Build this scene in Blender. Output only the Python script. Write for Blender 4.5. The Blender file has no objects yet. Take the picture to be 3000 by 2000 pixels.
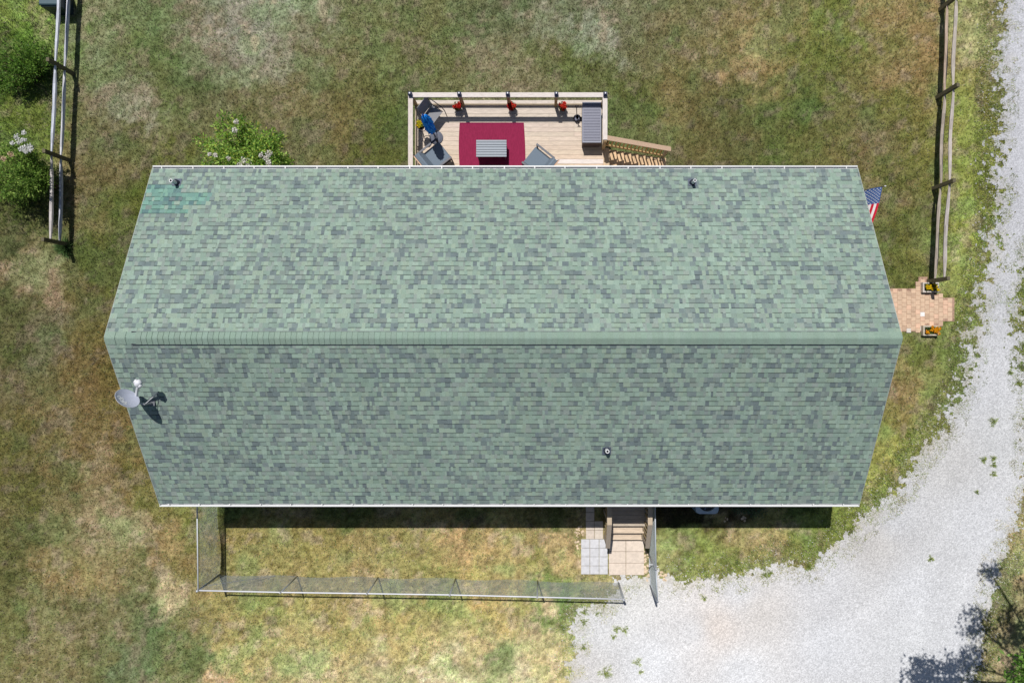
import bpy, math, random
import numpy as np
from mathutils import Matrix, Vector
random.seed(7); RNG = np.random.default_rng(11)
S = bpy.context.scene
COL = S.collection
# ------------------------------------------------------------------ camera, sky, sun, exposure
CAM_H = 23.0; FPX = 2000.0; NX, NY = 1590.0, 990.0      # nadir of the drone camera in the 3000x2000 photograph
cd = bpy.data.cameras.new('camera'); cam = bpy.data.objects.new('camera', cd); COL.objects.link(cam)
cam.location = (0, 0, CAM_H); cd.sensor_width = 36; cd.lens = 24
cd.shift_x = -(NX - 1500) / 3000.0; cd.shift_y = -(1000 - NY) / 3000.0
cd.clip_end = 2000; S.camera = cam
SUN = Vector((-0.1455, 0.478, 1.0)).normalized()
W = bpy.data.worlds.new('World'); S.world = W; W.use_nodes = True
nt = W.node_tree; bg = nt.nodes['Background']; sky = nt.nodes.new('ShaderNodeTexSky')
sky.sky_type = 'NISHITA'; sky.sun_disc = False
sky.sun_elevation = math.asin(SUN.z); sky.sun_rotation = math.atan2(SUN.x, SUN.y)
nt.links.new(sky.outputs[0], bg.inputs[0]); bg.inputs[1].default_value = 0.06
ld = bpy.data.lights.new('sun', 'SUN'); ld.energy = 4.7; ld.angle = math.radians(0.5); ld.color = (1, 0.965, 0.915)
lo = bpy.data.objects.new('sun', ld); COL.objects.link(lo); lo.location = (0, 0, 40)
lo.rotation_euler = SUN.to_track_quat('Z', 'Y').to_euler()
S.view_settings.view_transform = 'Standard'; S.view_settings.look = 'None'
S.view_settings.exposure = 0.0; S.view_settings.gamma = 1.0
S.cycles.max_bounces = 6

# ------------------------------------------------------------------ helpers
def P(px, py, h=0.0):
    k = (CAM_H - h) / FPX
    return Vector(((px - NX) * k, (NY - py) * k, h))
def D(x, y, h=0.0):                       # the same from a 2352-wide view
    return P(x * 3000 / 2352, y * 3000 / 2352, h)
def lin(c):
    c = np.asarray(c, float) / 255.0
    return np.where(c <= 0.04045, c / 12.92, ((c + 0.055) / 1.055) ** 2.4)
KA = 0.72
def ob(r, g, b, k=KA):                    # seen sunlit colour -> surface colour
    v = lin((r, g, b)) * k
    return (float(v[0]), float(v[1]), float(v[2]))
def jit(c, a=0.08, hue=0.0):
    f = 1 + random.uniform(-a, a)
    return tuple(max(0.0, x * f * (1 + random.uniform(-hue, hue))) for x in c)

def material(name, rough=0.8, nscale=8.0, namt=0.25, stretch=(1, 1, 1), bump=0.0, bscale=None, metal=0.0,
             spec=0.3, leaf=0.0, kind='noise', coat=0.0):
    m = bpy.data.materials.new(name); m.use_nodes = True
    t = m.node_tree; n = t.nodes; L = t.links
    bs = n['Principled BSDF']; bs.inputs['Roughness'].default_value = rough
    bs.inputs['Metallic'].default_value = metal; bs.inputs['Specular IOR Level'].default_value = spec
    at = n.new('ShaderNodeAttribute'); at.attribute_name = 'Col'
    tc = n.new('ShaderNodeTexCoord'); mp = n.new('ShaderNodeMapping'); mp.inputs['Scale'].default_value = stretch
    L.new(tc.outputs['Object'], mp.inputs[0])
    no = n.new('ShaderNodeTexNoise'); no.inputs['Scale'].default_value = nscale; no.inputs['Detail'].default_value = 5
    no.inputs['Roughness'].default_value = 0.65
    L.new(mp.outputs[0], no.inputs['Vector'])
    mr = n.new('ShaderNodeMapRange'); mr.inputs[1].default_value = 0.25; mr.inputs[2].default_value = 0.75
    mr.inputs[3].default_value = 1 - namt; mr.inputs[4].default_value = 1 + namt
    L.new(no.outputs['Fac'], mr.inputs[0])
    vm = n.new('ShaderNodeVectorMath'); vm.operation = 'SCALE'
    L.new(at.outputs['Color'], vm.inputs[0]); L.new(mr.outputs[0], vm.inputs['Scale'])
    L.new(vm.outputs[0], bs.inputs['Base Color'])
    if bump:
        b = n.new('ShaderNodeBump'); b.inputs['Strength'].default_value = bump; b.inputs['Distance'].default_value = 0.02
        n2 = n.new('ShaderNodeTexNoise'); n2.inputs['Scale'].default_value = bscale or nscale * 3; n2.inputs['Detail'].default_value = 3
        L.new(mp.outputs[0], n2.inputs['Vector']); L.new(n2.outputs['Fac'], b.inputs['Height'])
        L.new(b.outputs[0], bs.inputs['Normal'])
    if leaf:
        tr = n.new('ShaderNodeBsdfTranslucent'); mx = n.new('ShaderNodeMixShader'); mx.inputs[0].default_value = leaf
        L.new(vm.outputs[0], tr.inputs['Color']); L.new(bs.outputs[0], mx.inputs[1]); L.new(tr.outputs[0], mx.inputs[2])
        L.new(mx.outputs[0], n['Material Output'].inputs['Surface'])
    return m
M = {
 'wood': material('weathered_wood', 0.85, 5, 0.3, (1.2, 14, 14), 0.25, 30),
 'woody': material('weathered_wood_lengthwise', 0.85, 5, 0.3, (14, 1.2, 14), 0.25, 30),
 'rail': material('split_rail_wood', 0.9, 4, 0.38, (14, 1.0, 14), 0.5, 20),
 'shingle': material('asphalt_shingle', 0.93, 45, 0.22, (1, 1, 1), 0.35, 160, spec=0.15),
 'metal': material('painted_metal', 0.45, 3, 0.06, spec=0.5),
 'galv': material('galvanised_steel', 0.45, 20, 0.1, metal=0.3, spec=0.5),
 'black': material('black_metal', 0.5, 20, 0.15, spec=0.4),
 'siding': material('vinyl_siding', 0.6, 3, 0.05),
 'conc': material('cast_concrete', 0.9, 9, 0.16, bump=0.15, bscale=60),
 'fabric': material('woven_fabric', 0.95, 60, 0.12, bump=0.3, bscale=150, spec=0.1),
 'rug': material('rug_weave', 0.97, 14, 0.22, (3, 0.6, 1), 0.4, 200, spec=0.05),
 'leaf': material('leaf', 0.6, 30, 0.2, leaf=0.42, spec=0.25),
 'petal': material('petal', 0.7, 40, 0.12, leaf=0.2, spec=0.2),
 'bark': material('bark', 0.95, 14, 0.3, (1, 1, 0.3), 0.6),
 'blade': material('grass_blade', 0.8, 6, 0.12, leaf=0.25, spec=0.1),
 'plastic': material('moulded_resin', 0.5, 20, 0.1, spec=0.4),
 'stone': material('loose_stone', 0.9, 30, 0.2, bump=0.3),
}
OFF = {}
def mkmesh(name, V, F, C, mat, parent=None, smooth=False, off=(0, 0, 0)):
    """V (n,3), F (m,k) all faces of one size, C (m,3) face colours; fast path for big meshes"""
    V = np.asarray(V, np.float32); F = np.asarray(F, np.int32); m, k = F.shape
    me = bpy.data.meshes.new(name)
    me.vertices.add(len(V)); me.vertices.foreach_set('co', V.ravel())
    me.loops.add(m * k); me.loops.foreach_set('vertex_index', F.ravel())
    me.polygons.add(m); me.polygons.foreach_set('loop_start', np.arange(0, m * k, k, dtype=np.int32))
    me.update(calc_edges=True)
    a = me.color_attributes.new('Col', 'FLOAT_COLOR', 'CORNER')
    c = np.ones((m, k, 4), np.float32); c[:, :, :3] = np.asarray(C, np.float32)[:, None, :]
    a.data.foreach_set('color', c.ravel())
    if smooth: me.polygons.foreach_set('use_smooth', np.ones(m, bool))
    me.materials.append(mat)
    o = bpy.data.objects.new(name, me); COL.objects.link(o)
    if parent is not None: o.parent = parent
    return o
class MB:
    def __init__(s, c=(0.5, 0.5, 0.5), mat=None):
        s.v = []; s.f = []; s.c = []; s.col = c; s.X = Matrix.Identity(4)
        if mat is not None: s.X = mat
    def add(s, vs, fs, c=None):
        b = len(s.v); s.v += [tuple(s.X @ Vector(p)) for p in vs]
        s.f += [tuple(b + i for i in f) for f in fs]; s.c += [c or s.col] * len(fs); return s
    def box(s, x0, x1, y0, y1, z0, z1, c=None):
        vs = [(x, y, z) for z in (z0, z1) for y in (y0, y1) for x in (x0, x1)]
        return s.add(vs, [(0, 2, 3, 1), (4, 5, 7, 6), (0, 1, 5, 4), (2, 6, 7, 3), (0, 4, 6, 2), (1, 3, 7, 5)], c)
    def bbox(s, x0, x1, y0, y1, z0, z1, b=0.02, c=None):      # box with its top edges eased
        vs = [(x, y, z0) for y in (y0, y1) for x in (x0, x1)] + [(x, y, z1 - b) for y in (y0, y1) for x in (x0, x1)] + \
             [(x, y, z1) for y in (y0 + b, y1 - b) for x in (x0 + b, x1 - b)]
        return s.add(vs, [(0, 2, 3, 1), (0, 1, 5, 4), (1, 3, 7, 5), (3, 2, 6, 7), (2, 0, 4, 6),
                          (4, 5, 9, 8), (5, 7, 11, 9), (7, 6, 10, 11), (6, 4, 8, 10), (8, 9, 11, 10)], c)
    def bar(s, p, q, w, h, c=None, up=(0, 0, 1)):
        p = Vector(p); q = Vector(q); d = (q - p).normalized(); u = Vector(up)
        r = d.cross(u)
        if r.length < 1e-4: r = d.cross(Vector((1, 0, 0)))
        r.normalize(); u = r.cross(d).normalized()
        vs = [e + r * a * w / 2 + u * b * h / 2 for e in (p, q) for a, b in ((-1, -1), (1, -1), (1, 1), (-1, 1))]
        return s.add(vs, [(0, 3, 2, 1), (4, 5, 6, 7), (0, 1, 5, 4), (1, 2, 6, 5), (2, 3, 7, 6), (3, 0, 4, 7)], c)
    def tube(s, pts, r, n=8, c=None, cap=True):
        pts = [Vector(p) for p in pts]; R = r if isinstance(r, (list, tuple)) else [r] * len(pts)
        vs = []; fs = []; ref = None
        for i, p in enumerate(pts):
            d = (pts[min(i + 1, len(pts) - 1)] - pts[max(i - 1, 0)]).normalized()
            if ref is None: ref = d.orthogonal().normalized()
            a = (ref - d * ref.dot(d)); a = a.normalized() if a.length > 1e-5 else d.orthogonal().normalized(); ref = a
            b = d.cross(a)
            vs += [p + (a * math.cos(2 * math.pi * k / n) + b * math.sin(2 * math.pi * k / n)) * R[i] for k in range(n)]
        for i in range(len(pts) - 1):
            fs += [(i * n + k, i * n + (k + 1) % n, (i + 1) * n + (k + 1) % n, (i + 1) * n + k) for k in range(n)]
        if cap: fs += [tuple(range(n))[::-1], tuple((len(pts) - 1) * n + k for k in range(n))]
        return s.add(vs, fs, c)
    def lathe(s, prof, n=20, at=(0, 0, 0), c=None, wob=None):
        vs = []; fs = []; a = Vector(at)
        for i, (r, z) in enumerate(prof):
            for k in range(n):
                t = 2 * math.pi * k / n; rr = r * (1 + (wob(k, i) if wob else 0))
                vs.append(a + Vector((rr * math.cos(t), rr * math.sin(t), z)))
        for i in range(len(prof) - 1):
            fs += [(i * n + k, i * n + (k + 1) % n, (i + 1) * n + (k + 1) % n, (i + 1) * n + k) for k in range(n)]
        return s.add(vs, fs, c)
    def quad(s, a, b, c_, d, c=None): return s.add([a, b, c_, d], [(0, 1, 2, 3)], c)
    def prism(s, poly, z0, z1, c=None):
        n = len(poly); vs = [(x, y, z0) for x, y in poly] + [(x, y, z1) for x, y in poly]
        return s.add(vs, [tuple(range(n))[::-1], tuple(range(n, 2 * n))] + [(i, (i + 1) % n, n + (i + 1) % n, n + i) for i in range(n)], c)
    def build(s, name, mat, parent=None, smooth=False):
        o_ = Vector((0, 0, 0))
        if parent is not None and parent.name in OFF: o_ = OFF[parent.name]
        me = bpy.data.meshes.new(name)
        me.from_pydata([tuple(Vector(v) - o_) for v in s.v], [], s.f)
        a = me.color_attributes.new('Col', 'FLOAT_COLOR', 'CORNER'); buf = []
        for f, c in zip(s.f, s.c): buf += [c[0], c[1], c[2], 1.0] * len(f)
        a.data.foreach_set('color', buf)
        if smooth: me.polygons.foreach_set('use_smooth', [True] * len(s.f))
        me.materials.append(mat)
        o = bpy.data.objects.new(name, me); COL.objects.link(o)
        if parent is not None:
            o.parent = parent; OFF[o.name] = o_
        return o
def tag(o, label=None, cat=None, group=None, kind=None):
    if label: o['label'] = label
    if cat: o['category'] = cat
    if group: o['group'] = group
    if kind: o['kind'] = kind
    return o
def thing(name, label, cat, loc=(0, 0, 0), group=None):
    o = bpy.data.objects.new(name, None); COL.objects.link(o); o.location = loc
    o.empty_display_size = 0.2; OFF[o.name] = Vector(loc)
    return tag(o, label, cat, group)
def dup(root, loc, rz=0.0, label=None, scale=None):
    r = root.copy(); COL.objects.link(r); r.location = loc; r.rotation_euler = (0, 0, rz)
    if label: r['label'] = label
    if scale: r.scale = (scale,) * 3
    for ch in list(root.children):
        c = ch.copy(); COL.objects.link(c); c.parent = r
        for g in list(ch.children):
            e = g.copy(); COL.objects.link(e); e.parent = c
    return r

# ------------------------------------------------------------------ noise and the lawn's colours
TAB = RNG.random((64, 256, 256))
def vnoise(x, y, s, seed=0):
    T = TAB[seed % 64]; x = x / s + 300; y = y / s + 300
    i = np.floor(x).astype(int); j = np.floor(y).astype(int); u = x - i; v = y - j
    u = u * u * (3 - 2 * u); v = v * v * (3 - 2 * v)
    a = T[i % 256, j % 256]; b = T[(i + 1) % 256, j % 256]; c = T[i % 256, (j + 1) % 256]; d = T[(i + 1) % 256, (j + 1) % 256]
    return (a * (1 - u) + b * u) * (1 - v) + (c * (1 - u) + d * u) * v
def fbm(x, y, s, seed=0, o=4):
    t = 0; a = 1.0; w = 0
    for k in range(o):
        t = t + a * vnoise(x + 13.7 * k, y - 7.1 * k, s / 2 ** k, seed + k); w += a; a *= 0.6
    return t / w
# spots of the lawn: (x, y) in a 2352-wide view of the ground, its sunlit colour, optional weight
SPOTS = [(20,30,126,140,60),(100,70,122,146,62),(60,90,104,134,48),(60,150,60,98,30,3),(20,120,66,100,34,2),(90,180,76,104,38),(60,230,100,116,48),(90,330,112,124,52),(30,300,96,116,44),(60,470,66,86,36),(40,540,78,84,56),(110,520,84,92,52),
(250,30,112,118,80),(400,30,98,112,72),(480,30,120,112,88),(480,60,126,116,100,2),(560,25,134,126,114,3),(650,30,136,126,116,3),(610,80,132,122,110,2.5),(700,60,120,112,88),(800,30,104,108,70),(1000,30,104,104,66),(1150,30,90,100,72),(1250,20,120,116,96),(1330,40,104,108,84),(1360,70,128,124,108,3),(1450,30,106,106,78),(1600,30,112,102,70),(1800,30,128,108,66),(1880,30,108,114,48),(1930,60,112,118,50),(2050,30,140,114,68),(2120,40,136,106,64),(2230,30,140,130,84),(2260,100,150,140,96),
(200,100,112,116,84),(250,130,112,112,80),(350,130,96,108,62),(450,130,112,108,84),(500,90,124,112,96),(560,120,126,116,102,2.5),(650,130,130,118,102,2.5),(720,150,112,104,76),(800,130,108,104,68),(900,110,104,108,66),(1000,130,100,102,62),(1100,110,114,106,78),(1150,160,118,106,80),(1300,130,94,100,56),(1350,150,88,98,52),(1500,130,104,100,68),(1650,130,120,104,64),(1720,130,150,118,76,1.6),(1780,130,130,110,62),(1900,130,98,106,44),(1850,180,104,106,48),(2000,110,124,110,60),(2050,160,134,108,66),(2120,130,136,104,62),(2230,160,132,116,62),
(200,210,112,108,74),(270,250,120,114,92),(300,270,132,122,104,1.2),(380,220,94,102,60),(450,180,84,96,58),(560,200,112,102,72),(640,210,118,104,74),(700,250,112,98,66),(800,200,104,100,62),(880,190,96,98,56),(800,300,106,92,56),(900,300,82,94,46),(850,360,84,90,42),(680,300,96,96,66),(600,270,98,98,60),
(230,320,106,98,70),(300,330,98,98,60),(360,320,104,102,64),(400,360,92,98,44),(250,380,104,94,62),(180,300,116,98,68),(175,420,120,98,70),
(1450,220,88,96,50),(1550,220,112,98,60),(1650,230,100,92,56),(1700,250,92,92,56),(1770,250,84,96,50),(1850,250,84,102,46),(1950,240,104,102,56),(2000,320,122,98,72,1.4),(2050,250,108,104,48),(2100,300,108,104,46),(1600,330,96,88,54),(1700,340,92,88,54),(1780,330,82,92,48),(1860,330,94,96,50),(1950,360,98,92,50),(2130,350,112,108,46),(2230,260,128,124,56),(2240,350,128,128,54),
(175,500,116,96,66),(230,480,98,94,54),(300,470,86,94,36),(330,420,88,96,40),(2010,450,124,108,72),(2050,420,90,98,44),(2080,470,120,102,66,1.2),(2080,540,98,98,46),(2120,500,110,104,48),(2230,450,126,130,50),
(30,590,140,112,84),(100,600,122,102,76),(100,660,140,112,88,1.4),(200,590,82,90,40),(280,580,88,94,38),(280,660,94,92,42),(2080,620,92,98,44),(2130,640,112,106,56),(2230,560,134,142,48),(2200,620,140,138,64),(2210,520,128,132,48),
(30,700,82,82,52),(100,740,108,96,78),(180,700,98,88,52),(230,760,102,86,46),(40,800,78,84,48),(100,820,98,94,72),(180,820,110,88,54),(220,850,108,86,50),(30,880,100,88,64),(100,900,104,94,64),(200,900,112,88,54),(260,870,106,86,46),
(30,1000,98,88,48),(120,980,114,92,60),(200,1000,118,92,58),(290,1000,112,88,50),(50,1100,92,88,46),(150,1090,104,88,52),(230,1080,128,102,70),(310,1080,114,98,48),(220,1040,146,112,86,1.0),
(40,1200,100,92,56),(130,1160,118,100,66),(180,1210,132,112,78),(260,1180,146,120,90),(300,1230,150,122,90,1.4),(350,1190,112,106,50),(420,1190,122,118,50),(480,1200,110,114,60),(480,1300,134,114,72),
(40,1300,92,92,54),(120,1290,132,112,68),(180,1320,146,118,72),(250,1290,132,114,72),(330,1290,112,108,66),(390,1270,152,118,72),(440,1330,134,112,60),(500,1260,116,112,50),
(560,1250,144,122,62),(650,1270,150,128,68),(750,1240,146,126,62),(850,1270,156,128,74),(950,1270,148,130,68),(1050,1260,172,134,84),(1150,1260,168,136,80),(1220,1280,150,134,66),(1280,1290,178,142,92),(1290,1240,176,140,92),(600,1310,146,124,66),(900,1320,152,130,72),(1200,1310,168,138,84),
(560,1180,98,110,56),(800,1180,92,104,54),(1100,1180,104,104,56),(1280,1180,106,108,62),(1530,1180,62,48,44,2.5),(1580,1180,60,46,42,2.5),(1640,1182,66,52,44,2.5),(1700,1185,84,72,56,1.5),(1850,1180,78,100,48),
(40,1400,106,104,60),(120,1400,122,110,72),(200,1420,116,106,72),(290,1360,112,108,72),(370,1380,176,146,112,1.2),(350,1440,88,108,66),(420,1420,118,110,66),(480,1380,156,130,68),(540,1440,160,136,74),(620,1400,146,138,66),(700,1380,160,138,74),(780,1420,160,138,72),(860,1400,164,140,78),(940,1380,172,144,76),(1000,1370,144,138,66),(1100,1380,182,152,80),(1180,1370,168,142,78),(1250,1370,120,138,64,1.6),(1280,1400,112,136,64),(1230,1430,184,156,116),(1270,1470,178,156,108),
(40,1500,118,110,66),(140,1500,128,112,72),(230,1500,108,104,66),(300,1520,98,112,78,1.4),(440,1500,98,112,66,1.3),(400,1540,120,122,74),(520,1550,180,140,96),(560,1500,164,142,76),(640,1490,172,150,88),(700,1540,180,158,108),(800,1480,172,148,84),(860,1540,176,158,110),(950,1490,176,150,88),(1020,1540,196,172,136),(1100,1480,184,154,104),(1140,1520,138,142,88,1.4),(1200,1560,198,176,140),(1260,1540,184,164,110),
(2080,850,136,118,66),(2070,900,134,108,66),(2050,960,128,112,56),(2090,950,130,132,60),(2020,1050,146,136,58),(2040,1010,136,134,50),(2000,1110,144,146,56),(1960,1150,132,140,50),(1560,1230,138,130,60),(1620,1230,134,132,60),(1700,1220,156,134,80),(1760,1240,160,134,86),(1800,1210,146,132,70),(1860,1220,128,136,52),(1920,1200,122,136,50),(1600,1290,128,134,58),(1680,1290,132,138,56),(1760,1280,146,132,70),(1550,1300,146,140,80),
(2140,790,106,120,52),(2110,800,104,112,50),(2180,700,134,138,62),(2150,880,124,128,66),(2160,770,104,118,58),(2200,750,128,134,70),(2130,1000,136,136,66),(2080,1060,134,140,56),
(2330,1200,176,150,104),(2340,1300,168,140,96),(2310,1400,140,122,86),(2340,1500,144,126,88),(2290,1500,150,130,92)]
SX = np.array([s[0] for s in SPOTS], float); SY = np.array([s[1] for s in SPOTS], float)
SC = lin(np.array([s[2:5] for s in SPOTS], float)); SW = np.array([s[5] if len(s) > 5 else 1.0 for s in SPOTS])
_kx = CAM_H / FPX * 3000 / 2352
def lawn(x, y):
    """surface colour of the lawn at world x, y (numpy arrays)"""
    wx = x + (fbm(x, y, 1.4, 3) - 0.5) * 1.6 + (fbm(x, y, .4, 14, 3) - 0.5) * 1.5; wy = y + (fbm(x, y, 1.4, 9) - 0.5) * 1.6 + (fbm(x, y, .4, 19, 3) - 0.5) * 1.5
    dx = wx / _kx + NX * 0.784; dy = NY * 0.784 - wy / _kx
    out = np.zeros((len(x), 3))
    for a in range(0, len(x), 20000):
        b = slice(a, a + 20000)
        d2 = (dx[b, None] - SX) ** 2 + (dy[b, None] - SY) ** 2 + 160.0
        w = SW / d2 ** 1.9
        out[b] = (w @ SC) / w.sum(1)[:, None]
    n1 = fbm(x, y, 0.9, 20, 4) - 0.5; n2 = fbm(x, y, 0.12, 30, 3) - 0.5
    g = 1.50 * (1 + 0.26 * n1 + 1.35 * n2)
    l0 = out.mean(1, keepdims=True); out = (out * 0.62 + l0 * 0.38 * np.array([1.16, 1.14, .55])) * np.array([1.0, 1.04, .90])
    out *= g[:, None]
    hn = (fbm(x, y, 0.45, 55, 4) - 0.5) * 2.0
    out = out * np.stack([1 + .16 * hn, 1 - .03 * hn, 1 + .1 * hn], -1)
    dry_ = np.clip((out.mean(1, keepdims=True) - .10) * 6, 0, 1); out = out * (1 + dry_ * np.array([-.03, .0, .30]))
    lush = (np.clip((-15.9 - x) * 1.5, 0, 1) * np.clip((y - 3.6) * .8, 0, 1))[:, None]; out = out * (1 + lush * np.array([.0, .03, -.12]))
    vg = (np.clip((x - 13.2) * 1.2, 0, 1) * np.clip((y + 1) * .5, 0, 1))[:, None]; out = out * (1 + vg * np.array([.10, .14, .02]))
    gr = np.clip((fbm(x, y, 1.1, 41, 4) - 0.55) * 8, 0, 1) * 0.38       # greener clumps
    lum = out.mean(1, keepdims=True)
    out = out * (1 - gr[:, None]) + gr[:, None] * lum * np.array([0.86, 1.32, 0.5])
    dr = np.clip((fbm(x, y, 0.42, 50, 4) - 0.61) * 14, 0, 1) * 0.5        # dead tan tufts
    out = out * (1 - dr[:, None]) + dr[:, None] * lum * np.array([1.75, 1.38, 0.98])
    return np.clip(out, 0.004, 0.9) * KA

# driveway outline, 2352-wide view of the ground
GP = [(2300,-700),(2298,0),(2296,120),(2288,200),(2290,290),(2284,390),(2290,480),(2280,560),(2262,620),(2246,690),(2232,760),(2226,820),(2214,880),(2186,930),(2165,975),(2130,1010),
(2108,1050),(2085,1085),(2060,1120),(2020,1150),(1985,1180),(1950,1222),(1905,1258),(1862,1296),(1815,1290),(1775,1290),(1740,1306),(1690,1322),(1630,1326),(1570,1328),(1512,1318),(1505,1300),
(1490,1318),(1400,1322),(1412,1345),(1385,1385),(1330,1395),(1312,1440),(1318,1480),(1308,1530),(1312,1600),(1300,2300),(2230,2300),(2244,1570),(2252,1500),(2262,1440),(2276,1380),(2292,1330),(2300,1290),(2312,1258),(2338,1195),(2362,1150),
(2368,1050),(2366,900),(2352,760),(2350,690),(2372,600),(2480,300),(2500,0),(2520,-700)]
GPW = np.array([tuple(D(x, y))[:2] for x, y in GP])
def poly_sd(x, y, Q):
    """signed distance, + inside"""
    n = len(Q); best = np.full(len(x), 1e9); ins = np.zeros(len(x), bool)
    for i in range(n):
        ax, ay = Q[i]; bx, by = Q[(i + 1) % n]; ex, ey = bx - ax, by - ay
        t = np.clip(((x - ax) * ex + (y - ay) * ey) / (ex * ex + ey * ey + 1e-12), 0, 1)
        best = np.minimum(best, (x - ax - t * ex) ** 2 + (y - ay - t * ey) ** 2)
        c = ((ay > y) != (by > y)) & (x < (bx - ax) * (y - ay) / (by - ay + 1e-12) + ax)
        ins ^= c
    return np.where(ins, 1, -1) * np.sqrt(best)
def gravel(x, y):
    d = poly_sd(x, y, GPW)
    wide = np.clip((y + 6) / 6, 0, 1) * np.clip((9.5 - y) / 3, 0.35, 1)      # ragged verge beside the lane
    wide = 0.28 + 0.5 * wide
    return d + (fbm(x, y, 0.8, 5, 3) - 0.5) * .9 * wide + (fbm(x, y, 0.15, 12, 3) - 0.5) * 2.6 * wide > 0.02

# ------------------------------------------------------------------ ground
def axis(a, b, st):
    core = np.arange(a, b, st); far = np.cumsum(.12 * 1.085 ** np.arange(78))
    return np.concatenate([a - far[::-1], core, b - st + far])
ax_ = axis(-20, 20, 0.1); ay_ = axis(-13.5, 13.5, 0.1)
GX, GY = np.meshgrid(ax_, ay_); nx, ny = len(ax_), len(ay_)
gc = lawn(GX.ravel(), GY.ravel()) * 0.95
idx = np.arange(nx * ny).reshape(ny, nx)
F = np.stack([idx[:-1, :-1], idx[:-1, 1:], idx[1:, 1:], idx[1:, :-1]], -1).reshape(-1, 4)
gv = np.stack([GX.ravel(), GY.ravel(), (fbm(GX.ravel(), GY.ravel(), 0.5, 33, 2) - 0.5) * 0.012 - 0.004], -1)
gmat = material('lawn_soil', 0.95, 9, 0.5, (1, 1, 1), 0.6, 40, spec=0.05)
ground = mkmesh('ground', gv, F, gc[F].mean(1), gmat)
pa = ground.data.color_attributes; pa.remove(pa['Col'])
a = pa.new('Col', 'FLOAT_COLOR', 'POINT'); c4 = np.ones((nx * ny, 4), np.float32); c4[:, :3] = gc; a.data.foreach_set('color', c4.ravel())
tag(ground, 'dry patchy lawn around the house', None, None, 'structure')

# driveway of pale crushed stone: a fine sheet 1.5 cm proud of the soil
st = 0.04
vx = np.arange(-3.0, 19.5, st); vy = np.arange(-13.3, 13.3, st)
CX, CY = np.meshgrid(vx + st / 2, vy + st / 2)
keep = gravel(CX.ravel(), CY.ravel()).reshape(CX.shape)
ni = len(vx) + 1; VX, VY = np.meshgrid(np.append(vx, vx[-1] + st), np.append(vy, vy[-1] + st))
jj, ii = np.nonzero(keep); b0 = jj * ni + ii
F = np.stack([b0, b0 + 1, b0 + ni + 1, b0 + ni], -1)
used, inv = np.unique(F, return_inverse=True); F = inv.reshape(-1, 4)
vxy = np.stack([VX.ravel()[used], VY.ravel()[used]], -1)
vxy += RNG.uniform(-0.016, 0.016, vxy.shape)
vz = 0.014 + 0.008 * vnoise(vxy[:, 0], vxy[:, 1], 0.12, 4)
GSP = [(2330,100,206,206,210),(2310,400,204,204,208),(2320,700,206,206,208),(2250,900,212,212,214),(2300,1000,214,214,214),(2180,1050,212,210,208),(2250,1200,222,222,224),(2050,1200,214,214,216),(2100,1350,226,226,228),(1900,1350,222,221,222),(1700,1360,228,227,228),(1450,1360,232,230,226),(1380,1440,228,227,226),(1600,1450,236,236,237),(1640,1440,240,228,218,1.6),(1740,1400,226,220,214),(1500,1520,240,240,241),(1700,1540,238,238,239),(1900,1480,230,230,232),(2100,1480,226,226,227),(2200,1520,220,220,222),(1340,1540,226,222,218),(2010,1240,212,208,204,1.4)]
fx = vxy[F].mean(1); gx = fx[:, 0] / _kx + NX * .784; gy = NY * .784 - fx[:, 1] / _kx
w = np.stack([(s[5] if len(s) > 5 else 1.0) / ((gx - s[0]) ** 2 + (gy - s[1]) ** 2 + 900) ** 1.5 for s in GSP], -1)
gcol = (w @ lin(np.array([s[2:5] for s in GSP], float))) / w.sum(1)[:, None] * KA * np.array([.985, 1.0, 1.02])
gcol *= (0.94 + 0.12 * fbm(fx[:, 0], fx[:, 1], 1.2, 17, 3) + RNG.normal(0, 0.05, len(fx)))[:, None]
sd_ = poly_sd(fx[:, 0], fx[:, 1], GPW) + (fbm(fx[:, 0], fx[:, 1], 2.5, 37, 2) - .5) * .8
trk = np.exp(-((sd_ - .95) / .3) ** 2) + np.exp(-((sd_ - 2.45) / .3) ** 2); gcol *= (1 + .05 * trk - .03)[:, None]
edge = np.clip(1 - poly_sd(fx[:, 0], fx[:, 1], GPW) / 0.6, 0, 1) * np.clip((fbm(fx[:, 0], fx[:, 1], 0.35, 27, 3) - .45) * 4, 0, 1)
gcol = gcol * (1 - 0.2 * edge[:, None] * np.array([0.6, 0.8, 1.3]))
gm = bpy.data.materials.new('crushed_stone'); gm.use_nodes = True
t = gm.node_tree; n = t.nodes; L = t.links; bs = n['Principled BSDF']; bs.inputs['Roughness'].default_value = 0.95; bs.inputs['Specular IOR Level'].default_value = 0.1
at = n.new('ShaderNodeAttribute'); at.attribute_name = 'Col'; tc = n.new('ShaderNodeTexCoord')
vo = n.new('ShaderNodeTexVoronoi'); vo.inputs['Scale'].default_value = 30; L.new(tc.outputs['Object'], vo.inputs['Vector'])
sx = n.new('ShaderNodeSeparateColor'); L.new(vo.outputs['Color'], sx.inputs[0])
mr = n.new('ShaderNodeMapRange'); mr.inputs[3].default_value = 0.79; mr.inputs[4].default_value = 1.14; L.new(sx.outputs[0], mr.inputs[0])
vm = n.new('ShaderNodeVectorMath'); vm.operation = 'SCALE'; L.new(at.outputs['Color'], vm.inputs[0]); L.new(mr.outputs[0], vm.inputs['Scale'])
L.new(vm.outputs[0], bs.inputs['Base Color'])
bp = n.new('ShaderNodeBump'); bp.inputs['Strength'].default_value = 0.45; bp.inputs['Distance'].default_value = 0.02; bp.invert = True
L.new(vo.outputs['Distance'], bp.inputs['Height']); L.new(bp.outputs[0], bs.inputs['Normal'])
drive = mkmesh('driveway', np.column_stack([vxy, vz]), F, gcol, gm)
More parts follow.
